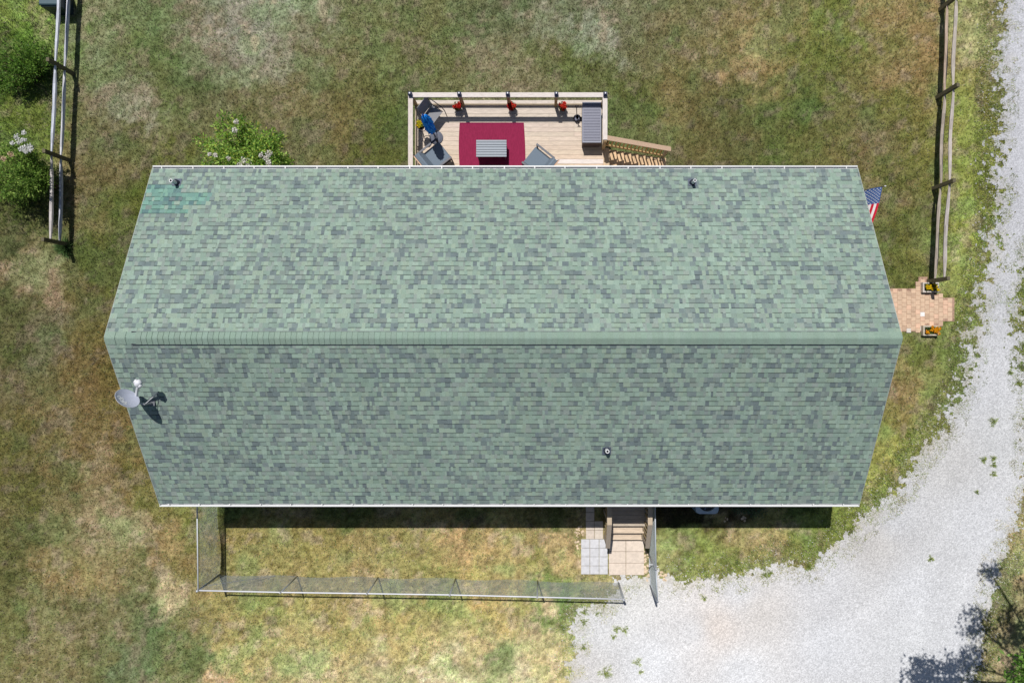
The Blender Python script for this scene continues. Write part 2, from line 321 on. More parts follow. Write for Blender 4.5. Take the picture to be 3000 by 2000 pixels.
tag(drive, 'pale crushed stone driveway curving round the house', None, None, 'structure')

# ------------------------------------------------------------------ paved paths
def slab(mb, x0, x1, y0, y1, c, z=0.03, g=0.006): mb.bbox(x0 + g, x1 - g, y0 + g, y1 - g, -0.05, z + random.uniform(-.003, .003), 0.006, c)
PX = []                                       # footprints kept free of grass
mb = MB()
def sl(px0, px1, py0, py1, c):
    a = P(px0, py1); b = P(px1, py0); slab(mb, a.x, b.x, a.y, b.y, c); PX.append((a.x, b.x, a.y, b.y))
xs = [1702, 1728, 1755, 1781]; ys = [1578, 1604, 1629.5, 1656, 1681]
for i in range(3):
    for j in range(4): sl(xs[i], xs[i + 1], ys[j], ys[j + 1], jit(ob(222, 222, 226), .04))
for y0, y1 in ((1452, 1478), (1478, 1499), (1499, 1525), (1525, 1551.5), (1551.5, 1578)): sl(1716, 1741.5, y0, y1, jit(ob(228, 214, 200), .06))
for y0, y1 in ((1525, 1551.5), (1551.5, 1578)): sl(1741.5, 1767, y0, y1, jit(ob(226, 214, 200), .06))
for (x0, x1) in ((1783, 1833.5), (1833.5, 1887)):
    for (y0, y1) in ((1580, 1614), (1614, 1648), (1648, 1683)): sl(x0, x1, y0, y1, jit(ob(238, 222, 206), .03))
o = mb.build('path', M['conc']); tag(o, 'grey and pink concrete slabs at the foot of the wooden steps', None, None, 'structure')
mb = MB()
pav = [(2560,845),(2682,845),(2681,825),(2690,825),(2690,811),(2716,811),(2716,860),(2760,862),(2760,872),(2795,872),(2795,941),(2761,941),(2761,956),(2704,956),(2704,971),(2560,971)]
pw = np.array([tuple(P(x, y))[:2] for x, y in pav])
pit = 13.35
mb.prism([tuple(p_) for p_ in pw][::-1], -.04, .024, ob(186, 152, 132))
for i in range(-2, 18):
    x0 = 2588 + i * pit
    for j in range(-1, 13):
        y0 = 805 + j * pit * 1.02 + (pit * 0.5 if i % 2 else 0)
        cx, cy = x0 + pit / 2, y0 + pit / 2; w_ = P(cx, cy)
        if poly_sd(np.array([w_.x]), np.array([w_.y]), pw)[0] < 0.02: continue
        c = ob(222, 192, 164); r = random.random()
        if r < .12: c = ob(206, 176, 150)
        elif r > .9: c = ob(236, 198, 170)
        if abs(cx - 2701) < 7 and abs(cy - 914) < 7: c = ob(250, 244, 240)
        if abs(cy - 963) < 7 and (abs(cx - 2665) < 7 or abs(cx - 2699) < 7): c = ob(220, 214, 206)
        a = P(x0, y0 + pit); b = P(x0 + pit, y0); slab(mb, a.x, b.x, a.y, b.y, jit(c, .035), 0.033, 0.0025); PX.append((a.x, b.x, a.y, b.y))
o = mb.build('path', M['conc']); tag(o, 'tan paver walk leading to the side of the house', None, None, 'structure')

# ------------------------------------------------------------------ house
HE, HR = 3.13, 5.42
house = thing('house', 'long single storey house with a green and grey shingle gable roof', 'house', (-1, 0, 0))
YT, YB = (NY - 495) * 19.87 / 2000, (NY - 1474) * 19.87 / 2000
TL, TR = Vector((-11.36, YT, HE)), Vector((9.17, YT, HE)); BL, BR = Vector((-11.16, YB, HE)), Vector((9.22, YB, HE))
RL, RR = Vector((-11.295, 0.0, HR)), Vector((9.256, 0.0, HR))
GREENS = [ob(146, 167, 155), ob(153, 174, 161), ob(140, 161, 149), ob(150, 169, 154), ob(136, 156, 147), ob(146, 160, 153)]
DARKS = [ob(119, 134, 134), ob(126, 141, 139), ob(114, 128, 130), ob(131, 145, 140)]
def slope(EL, ER, L_, R_, n, name, lab, k):
    N = (ER - EL).cross(L_ - EL).normalized()
    if N.z < 0: N = -N
    V = []; F = []; C = []
    def pt(u, v, h): return (EL.lerp(ER, u)).lerp(L_.lerp(R_, u), v) + N * h
    wd = (ER - EL).length
    def q(a, b, c_, d, col):
        b0 = len(V); V.extend([a, b, c_, d]); F.append((b0, b0 + 1, b0 + 2, b0 + 3)); C.append(col)
    for r in range(n):
        v0, v1 = r / n, (r + 1) / n; u = -random.uniform(0, .12) / wd; dark = False; left = 0
        while u < 1:
            if left <= 0:
                dark = random.random() < (.42 if dark else .22); left = 1
                tone = random.choice(DARKS if dark else GREENS)
            left -= 1
            w_ = random.choice([.06, .08, .095, .11, .13, .165]) * random.uniform(.9, 1.1) / wd
            a, b = max(0, u), min(1, u + w_); u += w_
            if b <= a: continue
            tooth = random.random() < .5; th = 0.012 if tooth else 0.0035
            c = jit(tone, .06, .015)
            X_, Y_ = pt((a + b) / 2, v0, 0).xy
            if Y_ > 0:
                ipx = NX + X_ * 2000 / (23 - pt(.5, v0, 0).z); ipy = NY - Y_ * 2000 / (23 - pt(.5, v0, 0).z)
                rt = 618 if 560 < ipy < 585 else (605 if 585 < ipy < 596 else (552 if ipy >= 596 else 540))
                if 541 < ipy < 619 and ipx < rt and not (545 < ipx and ipy < 560) and random.random() < .85: c = (c[0] * .70, c[1] * .95, c[2] * .95)
            k2 = k * float(.93 + .14 * fbm(np.array([X_]), np.array([Y_ * .6]), 2.2, 60 % 50, 3)[0]); c = tuple(x * k2 for x in c)
            bk = tuple(x * .36 for x in c)
            vb = v1 - (v1 - v0) * .17
            q(pt(a, v0, th), pt(b, v0, th), pt(b, vb, th * .2 + .001), pt(a, vb, th * .2 + .001), c)
            dk = bk if random.random() < .55 else c
            q(pt(a, vb, th * .2 + .001), pt(b, vb, th * .2 + .001), pt(b, v1, .001), pt(a, v1, .001), dk)
            q(pt(a, v0, -.001), pt(b, v0, -.001), pt(b, v0, th), pt(a, v0, th), bk)
            if tooth:
                q(pt(a, v0, -.001), pt(a, v0, th), pt(a, v1, .001), pt(a, v1, -.001), bk)
                q(pt(b, v0, th), pt(b, v0, -.001), pt(b, v1, -.001), pt(b, v1, .001), bk)
    V = np.array([tuple(v) for v in V]) - np.array((-1, 0, 0))
    o = mkmesh(name, V, F, C, M['shingle'], house); OFF[o.name] = Vector((-1, 0, 0))
    if lab: o['label'] = lab
    return o
r1 = slope(TL, TR, RL, RR, 38, 'roof_slope', 'sunlit roof slope above the deck, with a teal patch near its left end', 1.05)
r2 = slope(BL, BR, RL, RR, 37, 'roof_slope', 'roof slope facing the fenced strip and the wooden steps', 1.05)
# decking board, rake trim
mb = MB(ob(225, 222, 215))
for a, b, c_, d in ((TL, TR, RR, RL), (BR, BL, RL, RR)):
    for z0, cc in ((-.012, ob(90, 90, 86)),):
        p = [v + Vector((0, 0, z0)) for v in (a, b, c_, d)]; p2 = [v + Vector((0, 0, -.10)) for v in (a, b, c_, d)]
        mb.add(p + p2, [(0, 1, 2, 3), (7, 6, 5, 4), (0, 4, 5, 1), (1, 5, 6, 2), (3, 2, 6, 7), (0, 3, 7, 4)], cc)
mb.build('roof_deck', M['siding'], house)
for e, r_, sg in ((TL, RL, -1), (BL, RL, -1), (TR, RR, 1), (BR, RR, 1)):
    mb = MB(ob(172, 178, 174)); mb.bar(e + Vector((sg * .012, 0, -.085)), r_ + Vector((sg * .012, 0, -.085)), .02, .14)
    mb.build('rake_trim', M['metal'], house)
# ridge: vent strip under short cap pieces
mb = MB(); pt_ = (HR - HE) / abs(YT)
def cap(x0, x1, hw, z, h0, h1, c):
    vs = []
    for x, h in ((x0, h0), (x1, h1)):
        for y in (-hw, -hw * .12, hw * .12, hw): vs.append((x, y, z + h - abs(y) * pt_ - (0.004 if abs(y) < hw * .5 else 0)))
        for y in (-hw, hw): vs.append((x, y, z + h - abs(y) * pt_ - .012))
    fs = [(0, 6, 7, 1), (1, 7, 8, 2), (2, 8, 9, 3), (4, 10, 6, 0), (3, 9, 11, 5), (6, 10, 11, 9), (6, 9, 8, 7), (0, 1, 2, 3), (0, 3, 5, 4)]
    mb.add(vs, fs, c)
x = -11.3; v0, v1 = -10.62, 8.56
while x < 9.25:
    up = .032 if v0 < x < v1 else .006
    stp = .143 if v0 < x < v1 else .27
    c = jit(ob(144, 166, 153), .06, .015)
    xe = min(x + stp, 9.26)
    cap(x, xe + .006, .165 + random.uniform(-.004, .003), HR + .004, up + .001, up + .016, c)
    x = xe
rc = mb.build('ridge_cap', M['shingle'], house)
mb = MB(ob(44, 50, 58))
for s in (-1, 1):
    mb.bar((v0, s * .158, HR - .158 * pt_ + .012), (v1, s * .158, HR - .158 * pt_ + .012), .042, .03)
    mb.bar((v0, s * .178, HR - .178 * pt_ + .012), (v1, s * .178, HR - .178 * pt_ + .012), .012, .008, ob(190, 205, 205))
mb.build('ridge_vent', M['plastic'], house)
# gutters
def gutter(x0, x1, y, s, w):
    mb = MB(ob(236, 238, 238)); t_ = .006; z1 = HE - .015
    mb.box(x0, x1, min(y, y + s * .012), max(y, y + s * .012), z1 - .1, z1 + .004)                       # back
    mb.box(x0, x1, min(y + s * .012, y + s * w), max(y + s * .012, y + s * w), z1 - .066, z1 - .06, ob(225, 228, 230))
    mb.box(x0, x1, min(y + s * (w - .012), y + s * w), max(y + s * (w - .012), y + s * w), z1 - .1, z1 - .002)
    mb.box(x0, x1, min(y + s * (w - .03), y + s * (w + .006)), max(y + s * (w - .03), y + s * (w + .006)), z1 - .002, z1 + .006)
    for xx in (x0, x1 - .008): mb.box(xx, xx + .008, min(y + s * .012, y + s * (w - .012)), max(y + s * .012, y + s * (w - .012)), z1 - .1, z1 + .002)
    g = mb.build('gutter', M['metal'], house)
    first = None; k = 0; xx = x0 + .25
    while xx < x1 - .1:
        if first is None:
            h = MB(ob(240, 240, 240)); h.box(xx, xx + .028, min(y, y + s * w), max(y, y + s * w), z1 + .008, z1 + .013); first = h.build('gutter_hanger', M['metal'], g); fx_ = xx
        else:
            c = first.copy(); COL.objects.link(c); c.parent = g; c.location = (xx - fx_, 0, 0)
        xx += .9 + random.uniform(-.03, .03)
    return g
gutter(TL.x, TR.x, YT + .003, 1, .09); gutter(BL.x, BR.x, YB - .003, -1, .085)
mb = MB(ob(230, 230, 226)); mb.box(-11.2, 9.1, YT - .03, YT - .005, HE - .2, HE - .11); mb.build('fascia', M['metal'], house)
mb = MB(ob(230, 230, 226)); mb.box(-11.1, 9.1, YB + .005, YB + .03, HE - .2, HE - .11); mb.build('fascia', M['metal'], house)
# walls with lap siding courses
WX0, WX1, WY0, WY1 = -11.0, 8.92, -4.45, 4.55
def lap(p, q, z0, z1, out, gable=False):
    mb = MB(ob(224, 220, 208)); p = Vector(p); q = Vector(q); out = Vector(out); z = z0
    mb.box(min(p.x, q.x) - .03 * abs(out.x), max(p.x, q.x) + .03 * abs(out.x), min(p.y, q.y) - .03 * abs(out.y), max(p.y, q.y) + .03 * abs(out.y), 0, z0, ob(150, 146, 140))
    while z < z1:
        zz = min(z + .12, z1); a0, b0 = p, q; a1, b1 = p, q
        if gable:
            def lim(zv): return max(0.02, min(4.5, (HR - .12 - zv) / pt_))
            sg = 1 if q.y > p.y else -1
            a0 = Vector((p.x, -sg * lim(z), 0)); b0 = Vector((q.x, sg * lim(z), 0)); a1 = Vector((p.x, -sg * lim(zz), 0)); b1 = Vector((q.x, sg * lim(zz), 0))
        U = Vector((0, 0, 1))
        mb.quad(a0 + out * .014 + U * z, b0 + out * .014 + U * z, b1 + out * .002 + U * zz, a1 + out * .002 + U * zz, jit(mb.col, .015))
        mb.quad(a0 + U * z, b0 + U * z, b0 + out * .014 + U * z, a0 + out * .014 + U * z)
        z = zz
    return mb.build('wall', M['siding'], house)
lap((WX0, WY1, 0), (WX1, WY1, 0), .45, HE - .05, (0, 1, 0)); lap((WX0, WY0, 0), (WX1, WY0, 0), .45, HE - .05, (0, -1, 0))
lap((WX0, -4.5, 0), (WX0, 4.5, 0), .45, HR - .16, (-1, 0, 0), True); lap((WX1, -4.5, 0), (WX1, 4.5, 0), .45, HR - .16, (1, 0, 0), True)
mb = MB(ob(226, 226, 222)); mb.box(-11.1, 9.1, WY1 + .015, YT - .03, HE - .2, HE - .19); mb.box(-11.1, 9.1, YB + .03, WY0 - .015, HE - .2, HE - .19); mb.build('soffit', M['metal'], house)
def opening(x, y, z0, z1, w, s, kind):
    fr = MB(ob(240, 240, 240)); f = .06
    for a, b, c_, d in ((x - w / 2, x - w / 2 + f, z0, z1), (x + w / 2 - f, x + w / 2, z0, z1), (x - w / 2 + f, x + w / 2 - f, z0, z0 + f), (x - w / 2 + f, x + w / 2 - f, z1 - f, z1)):
        fr.box(a, b, min(y, y + s * .05), max(y, y + s * .05), c_, d)
    if kind == 'window': fr.box(x - w / 2 + f, x + w / 2 - f, min(y, y + s * .045), max(y, y + s * .045), (z0 + z1) / 2 - .02, (z0 + z1) / 2 + .02)
    o = fr.build(kind, M['metal'], house)
    pn = MB(ob(40, 50, 58) if kind == 'window' else ob(120, 40, 40)); pn.box(x - w / 2 + f, x + w / 2 - f, min(y, y + s * .03), max(y, y + s * .03), z0 + f, z1 - f)
    pn.build('pane' if kind == 'window' else 'door_leaf', M['plastic'], o)
    if kind == 'door':
        h = MB(ob(200, 190, 150)); h.tube([(x + w / 2 - .13, y + s * .03, z0 + 1), (x + w / 2 - .13, y + s * .09, z0 + 1)], .03); h.build('door_handle', M['galv'], o)
opening(-.9, WY1 + .015, 1.27, 2.92, 1.5, 1, 'door'); opening(2.78, WY0 - .015, .8, 2.9, .95, -1, 'door')
for x_ in (-9, -5.5, 4.5, 7): opening(x_, WY1 + .015, 1.5, 2.75, .9, 1, 'window'); opening(x_ + (.2 if x_ > 4 else 0), WY0 - .015, 1.5, 2.75, .9, -1, 'window')
# vent pipes through the roof
def zroof(y): return HR - abs(y) * pt_
def vent(px, py, hh, r):
    y = (NY - py) * 0.0095; 
    for _ in range(8): p_ = P(px, py, zroof(y)); y = p_.y
    z = zroof(y); mb = MB(ob(235, 238, 240))
    mb.tube([(p_.x, y, z - .05), (p_.x, y, z + hh)], r, 16, cap=False); mb.tube([(p_.x, y, z - .05), (p_.x, y, z + hh - .004)], r * .6, 16, ob(60, 62, 66), cap=False)
    mb.lathe([(r * .6, hh), (r, hh)], 16, (p_.x, y, z)); mb.lathe([(r * .8, hh - .06), (.001, hh - .06)], 16, (p_.x, y, z), ob(30, 30, 32))
    v = mb.build('vent_pipe', M['plastic'], house, True)
    mb = MB(ob(48, 54, 70)); s = 1 if y > 0 else -1; n_ = Vector((0, s * pt_, 1)).normalized()
    e = Vector((0, s * 1, -pt_)).normalized(); c = Vector((p_.x, y, z)) + n_ * .016; wx = Vector((1, 0, 0))
    mb.add([c - wx * .12 - e * .1, c + wx * .12 - e * .1, c + wx * .12 + e * .15, c - wx * .12 + e * .15], [(0, 1, 2, 3)], ob(96, 104, 122))
    mb.tube([c, c + n_ * .03 + Vector((0, 0, .03)), c + Vector((0, 0, .09))], [.09, .08, r + .006], 18, ob(40, 46, 62))
    mb.build('flashing', M['plastic'], v)
vent(519, 537, .34, .05); vent(2028, 537, .36, .045); vent(1777, 1317, .28, .055)

# ------------------------------------------------------------------ satellite dish on the roof edge
dc = Vector((-10.745, -1.555, 5.33))
dish = thing('satellite_dish', 'grey satellite dish with white arm standing on the roof edge', 'satellite dish', (-10.55, -1.75, zroof(-1.75)))
hz = Vector((math.cos(math.radians(43)), math.sin(math.radians(43)), 0)); el = math.radians(19); nrm = (hz * math.cos(el) + Vector((0, 0, 1)) * math.sin(el)).normalized()
ux = nrm.cross(Vector((0, 0, 1))).normalized(); uy = ux.cross(nrm) * -1
uy = nrm.cross(ux)
if uy.z < 0: uy = -uy; ux = -ux
Md = Matrix((( ux.x, uy.x, nrm.x, dc.x), (ux.y, uy.y, nrm.y, dc.y), (ux.z, uy.z, nrm.z, dc.z), (0, 0, 0, 1)))
R_ = .30
mb = MB(ob(188, 194, 212), Md)
prof = [(.001, 0)] + [(R_ * k / 8, .07 * (k / 8) ** 2) for k in range(1, 9)]
mb.lathe([(r, z - .07) for r, z in prof], 40); mb.lathe([(r, z - .085) for r, z in prof][::-1], 40)
mb.lathe([(R_, 0), (R_ + .008, -.004), (R_, -.015)], 40, c=ob(195, 198, 208))
mb.build('reflector', M['plastic'], dish, True)
arm0 = Md @ Vector((0, -R_ * .98, -.02)); arm0b = Md @ Vector((0, -R_ * .2, -.12))
lnb = P(405, 1122, 5.55)
mb = MB(ob(238, 240, 244)); mb.bar(arm0, lnb, .055, .05); mb.build('feed_arm', M['plastic'], dish)
mb = MB(ob(236, 238, 244)); dd = (dc - lnb).normalized()
mb.tube([lnb - dd * .09, lnb - dd * .02, lnb + dd * .05, lnb + dd * .09], [.055, .085, .085, .06], 14); sd = dd.cross(Vector((0, 0, 1))).normalized()
for q_ in (-1, 1): mb.tube([lnb + sd * q_ * .075 - dd * .03, lnb + sd * q_ * .075 + dd * .07], [.045, .05], 12)
mb.tube([lnb + Vector((0, 0, -.02)), lnb + Vector((0, 0, -.13))], .04, 10, ob(205, 206, 212))
mb.build('receiver', M['plastic'], dish, True)
ft = Vector((-10.52, -1.75, zroof(-1.75) + .02)); mb = MB(ob(190, 192, 198))
mb.tube([ft, ft + Vector((0, 0, .35)), arm0b], .025, 10); mb.tube([ft + Vector((.25, .3, -.0 + .3 * pt_)), ft + Vector((0, 0, .33))], .011, 6)
mb.build('mast', M['galv'], dish)
mb = MB(ob(120, 124, 130)); mb.bar(ft + Vector((-.08, 0, 0)), ft + Vector((.08, 0, 0)), .14, .012); mb.build('foot_plate', M['galv'], dish)
# white script on the reflector, laid on its curved face
tcv = bpy.data.curves.new('lettering', 'FONT'); tcv.body = 'dish'; tcv.size = .2; tcv.shear = .25; tcv.space_character = .95; tcv.offset = .006
to = bpy.data.objects.new('lettering_curve', tcv); COL.objects.link(to)
bpy.context.view_layer.update()
tm = bpy.data.meshes.new_from_object(to.evaluated_get(bpy.context.evaluated_depsgraph_get()))
bpy.data.objects.remove(to); bpy.data.curves.remove(tcv)
px_dir = Vector((.62, -.78, 0)); e1 = (px_dir - nrm * px_dir.dot(nrm)).normalized(); e2 = nrm.cross(e1)
a1 = Vector((e1.dot(ux), e1.dot(uy), 0)); a2 = Vector((e2.dot(ux), e2.dot(uy), 0))
sp = Md.inverted() @ P(350, 1152, 5.45); sp.z = 0
mb = MB(ob(250, 252, 255), Md)
vv = []
for v in tm.vertices:
    q_ = sp + a1 * v.co.x + a2 * (v.co.y - .06); r_ = min(q_.xy.length, R_ * .98); q_.z = .07 * (r_ / R_) ** 2 - .07 + .004; vv.append(q_)
mb.add(vv, [tuple(p.vertices) for p in tm.polygons]); mb.build('lettering', M['plastic'], dish)

# ------------------------------------------------------------------ deck
ZD = 1.25
WH = [ob(232, 222, 216), ob(226, 214, 206), ob(236, 224, 218), ob(222, 206, 192)]
deck = thing('deck', 'pale raised timber deck with railings behind the house', 'deck', (-1.1, 6, 0))
DX0, DX1, DY0, DY1 = -4.05, 1.93, 4.58, 7.57
mb = MB(); y = DY1; i = 0
while y > DY0:
    t_ = (DY1 - y) / 3.0; base = tuple(a * (1 - t_) + b * t_ for a, b in zip(ob(224, 213, 201), ob(230, 202, 172)))
    if i == 3: base = tuple(x * .93 for x in base)
    cuts = [DX0] + sorted(random.sample([-2.6, -1.2, .2, 1.0], 1 if random.random() < .6 else 2)) + [DX1]
    for a, b in zip(cuts[:-1], cuts[1:]):
        c = jit(base, .05, .015)
        if i == 13 and abs(a - .2) < .01: c = ob(244, 232, 226)
        mb.box(a + .002, b - .002, max(DY0, y - .1385), y, ZD - .035, ZD, c)
    y -= .1445; i += 1
mb.build('deck_boards', M['wood'], deck)
mb = MB(ob(190, 165, 130)); mb.box(DX0 + .01, DX1 - .01, DY1 - .06, DY1 - .02, ZD - .24, ZD - .037); mb.box(DX0 + .01, DX0 + .05, DY0, DY1 - .06, ZD - .24, ZD - .037); mb.box(DX1 - .05, DX1 - .01, DY0, DY1 - .06, ZD - .24, ZD - .037)
for x_ in np.arange(DX0 + .5, DX1 - .1, .6): mb.box(x_, x_ + .04, DY0, DY1 - .06, ZD - .2, ZD - .037)
mb.build('joist_frame', M['wood'], deck)
RZ = 2.2; YO = (NY - 271) * 20.8 / 2000; XL = (1195.5 - NX) * 20.8 / 2000; XR = (1779.7 - NX) * 20.8 / 2000; YS = (NY - 409.5) * 20.8 / 2000
mb = MB(WH[0]); mb.bbox(XL, XR, YO - .146, YO, RZ - .038, RZ, .004); mb.build('rail_cap', M['wood'], deck)
mb = MB(WH[1]); mb.bbox(XL, XL + .146, DY0 + .02, YO - .15, RZ - .038, RZ, .004); mb.build('rail_cap', M['woody'], deck)
mb = MB(WH[0]); mb.bbox(XR - .146, XR, YS, YO - .15, RZ - .038, RZ, .004); mb.build('rail_cap', M['woody'], deck)
WB = ob(182, 166, 142)
ym = YO - .075; xl = XL + .075; xr = XR - .075
for p, q in (((xl, ym, ZD + .09), (xr, ym, ZD + .09)), ((xl, DY0, ZD + .09), (xl, ym, ZD + .09)), ((xr, YS, ZD + .09), (xr, ym, ZD + .09)),
             ((xl, ym, RZ - .085), (xr, ym, RZ - .085)), ((xl, DY0, RZ - .085), (xl, ym, RZ - .085)), ((xr, YS, RZ - .085), (xr, ym, RZ - .085))):
    mb = MB(WB); mb.bar(p, q, .038, .085); mb.build('rail', M['wood'], deck)
def post(x, y, lab=None, lamp=True, z0=0.0):
    mb = MB(ob(186, 160, 122)); mb.bbox(x - .045, x + .045, y - .045, y + .045, z0, RZ + .02 if lamp else RZ - .04, .006); p = mb.build('post', M['wood'], deck)
    if lamp:
        c = MB(ob(56, 62, 92)); c.box(x - .055, x + .055, y - .055, y + .055, RZ + .021, RZ + .05)
        c.add([(x - .06, y - .06, RZ + .10), (x + .06, y - .06, RZ + .10), (x + .06, y + .06, RZ + .10), (x - .06, y + .06, RZ + .10), (x, y, RZ + .16)], [(0, 1, 4), (1, 2, 4), (2, 3, 4), (3, 0, 4), (3, 2, 1, 0)])
        c.box(x - .035, x + .035, y - .035, y + .035, RZ + .051, RZ + .099, ob(225, 228, 235)); c.build('post_cap_light', M['metal'], p)
        c = MB(ob(225, 228, 238)); c.box(x - .02, x + .02, y - .02, y + .02, RZ + .14, RZ + .168); c.build('lamp_lens', M['plastic'], p)
for px_ in (1344.5, 1487, 1630): post(P(px_, 277, 2.35).x, ym)
post(xl, ym); post(xr, ym); post(xl, DY0 + .1, None, False); post(xr + .02, YS + .0, None, False)
# stairs down to the lawn
XS0 = 2.0; run = .25; NT = 8; rise = ZD / (NT + 1); YT0 = 6.02
for i in range(NT):
    z = ZD - rise * (i + 1); x0 = XS0 + .13 + run * i; mb = MB(jit(ob(232, 198, 160), .05))
    for k in range(2): mb.box(x0 + k * .125 + .002, x0 + k * .125 + .121, 4.75, YT0, z - .035, z, jit(mb.col, .05))
    mb.build('step', M['woody'], deck)
mb = MB(ob(226, 200, 168)); mb.box(DX1 + .002, XS0 + .125, 4.75, YT0 + .03, ZD - .035, ZD); mb.build('step', M['woody'], deck)
for y_ in (4.8, 5.4, YT0 - .06):
    mb = MB(WB); mb.bar((XS0, y_, ZD - .14), (XS0 + .1 + run * NT, y_, .02), .04, .18); mb.build('stringer', M['wood'], deck)
h0 = Vector((XR - .01, 6.10, RZ - .02)); h1 = Vector((4.12, 6.075, 1.02))
mb = MB(ob(214, 184, 158)); mb.bar(h0, h1, .145, .036); mb.build('handrail', M['wood'], deck)
l0 = Vector((XS0 - .04, 6.09, 1.47)); l1 = Vector((4.0, 6.075, .27)); mb = MB(ob(206, 172, 122)); mb.bar(l0, l1, .04, .085); mb.build('rail', M['wood'], deck)
mb = MB(ob(150, 120, 78)); mb.bar(h0 + Vector((0, 0, -.07)), h1 + Vector((0, 0, -.07)), .04, .085); mb.build('rail', M['wood'], deck)
for i in range(15):
    t_ = (i + .7) / 15.6; a = l0.lerp(l1, t_); b = h0.lerp(h1, (a.x - h0.x) / (h1.x - h0.x)); mb = MB(ob(206, 168, 110))
    mb.box(a.x - .018, a.x + .018, 6.105, 6.141, a.z - .05, b.z - .025); mb.build('baluster', M['wood'], deck)
mb = MB(WB); mb.box(3.97, 4.06, 6.02, 6.105, 0, 1.02); mb.build('post', M['wood'], deck)

# ------------------------------------------------------------------ things on the deck
a = P(1345, 500, ZD); b = P(1538, 359.5, ZD); nseg = 14; vs = []; fs = []
for i in range(nseg + 1):
    t_ = i / nseg; w_ = [(P(1346.5, 0, ZD).x if t_ > .0 else a.x)] 
    yy = b.y + (4.62 - b.y) * t_; bl = -.03 * math.sin(math.pi * min(1, t_ * 1.5)); br = .055 * math.sin(math.pi * min(1, t_ * .9 + .02))
    vs += [(a.x + .02 + bl, yy, ZD + .012), (b.x - .04 + br, yy, ZD + .012)]
for i in range(nseg): fs.append((2 * i, 2 * i + 1, 2 * i + 3, 2 * i + 2))
mb = MB(ob(152, 48, 82)); mb.add(vs, [f[::-1] for f in fs]); mb.add([(x, y, ZD + .003) for x, y, z in vs], fs)
rim = list(range(0, 2 * nseg + 2, 2)) + list(range(2 * nseg + 1, 0, -2)); n0 = len(mb.v)
top = [vs[i] for i in rim]; mb.add(top + [(x, y, ZD + .003) for x, y, z in top], [(i, (i + 1) % len(rim), len(rim) + (i + 1) % len(rim), len(rim) + i) for i in range(len(rim))], ob(130, 36, 74))
o = mb.build('rug', M['rug']); tag(o, 'crimson outdoor rug lying on the deck under the slatted table', 'rug')
mb = MB(ob(136, 40, 78)); 
mb.box(a.x + .03, b.x - .05, b.y - .045, b.y - .012, ZD + .0125, ZD + .014); mb.build('hem', M['rug'], o)

A = P(1395, 460, ZD + .42); B = P(1484, 409.5, ZD + .42)
tb = thing('coffee_table', 'grey slatted coffee table standing on the crimson rug', 'table', ((A.x + B.x) / 2, (A.y + B.y) / 2, ZD + .013))
mb = MB(); n_ = 7; dy = (B.y - A.y) / n_
for i in range(n_): mb.bbox(A.x, B.x, A.y + dy * i + .006, A.y + dy * (i + 1) - .006, ZD + .395, ZD + .42, .004, jit(ob(150, 160, 172), .05))
mb.box(A.x + .03, B.x - .03, A.y + .03, B.y - .03, ZD + .37, ZD + .394, ob(70, 76, 88)); mb.build('tabletop', M['plastic'], tb)
for x_ in (A.x + .03, B.x - .08):
    for y_ in (A.y + .03, B.y - .08):
        mb = MB(ob(96, 102, 116)); mb.box(x_, x_ + .05, y_, y_ + .05, ZD + .013, ZD + .37); mb.build('leg', M['plastic'], tb)

def lounge(label):
    r = thing('lounge_chair', label, 'chair', (0, 0, 0), 'cushioned lounge chairs on the deck')
    CU = ob(124, 138, 152)
    m_ = MB(CU); m_.bbox(-.3, .36, -.31, .31, .29, .43, .03); m_.build('seat_cushion', M['fabric'], r)
    m_ = MB(CU, Matrix.Translation((-.3, 0, .42)) @ Matrix.Rotation(math.radians(-20), 4, 'Y')); m_.bbox(-.09, .08, -.31, .31, 0, .46, .035); m_.build('back_cushion', M['fabric'], r)
    for s in (-1, 1):
        m_ = MB(ob(74, 78, 92)); m_.bar((-.36, s * .36, .60), (.36, s * .36, .58), .06, .022); o = m_.build('armrest', M['black'], r)
        for x_ in (-.33, .33):
            m_ = MB(ob(66, 68, 80)); m_.box(x_ - .02, x_ + .02, s * .36 - .02, s * .36 + .02, 0, .57); m_.build('leg', M['black'], r)
    m_ = MB(ob(66, 64, 72))
    for y_ in (-.335, .335): m_.bar((-.34, y_, .27), (.35, y_, .27), .03, .04)
    m_.bar((.34, -.34, .27), (.34, .34, .27), .03, .04); m_.bar((-.34, -.34, .27), (-.34, .34, .27), .03, .04)
    m_.bar((-.38, -.345, .27), (-.54, -.345, .86), .03, .03); m_.bar((-.38, .345, .27), (-.54, .345, .86), .03, .03); m_.bar((-.54, -.35, .86), (-.54, .35, .86), .03, .03, ob(214, 170, 136))
    m_.build('frame', M['black'], r)
    return r
ch = lounge('grey cushioned lounge chair beside the blue umbrella, in the deck corner by the eave')
ch.location = P(1277, 459, ZD + .4).xy.to_3d() + Vector((0, 0, ZD)); ch.rotation_euler = (0, 0, math.radians(39))
c2 = P(1577, 474, ZD + .4); dup(ch, (c2.x, c2.y, ZD), math.radians(141), 'grey cushioned lounge chair right of the crimson rug, nearer the stairs')

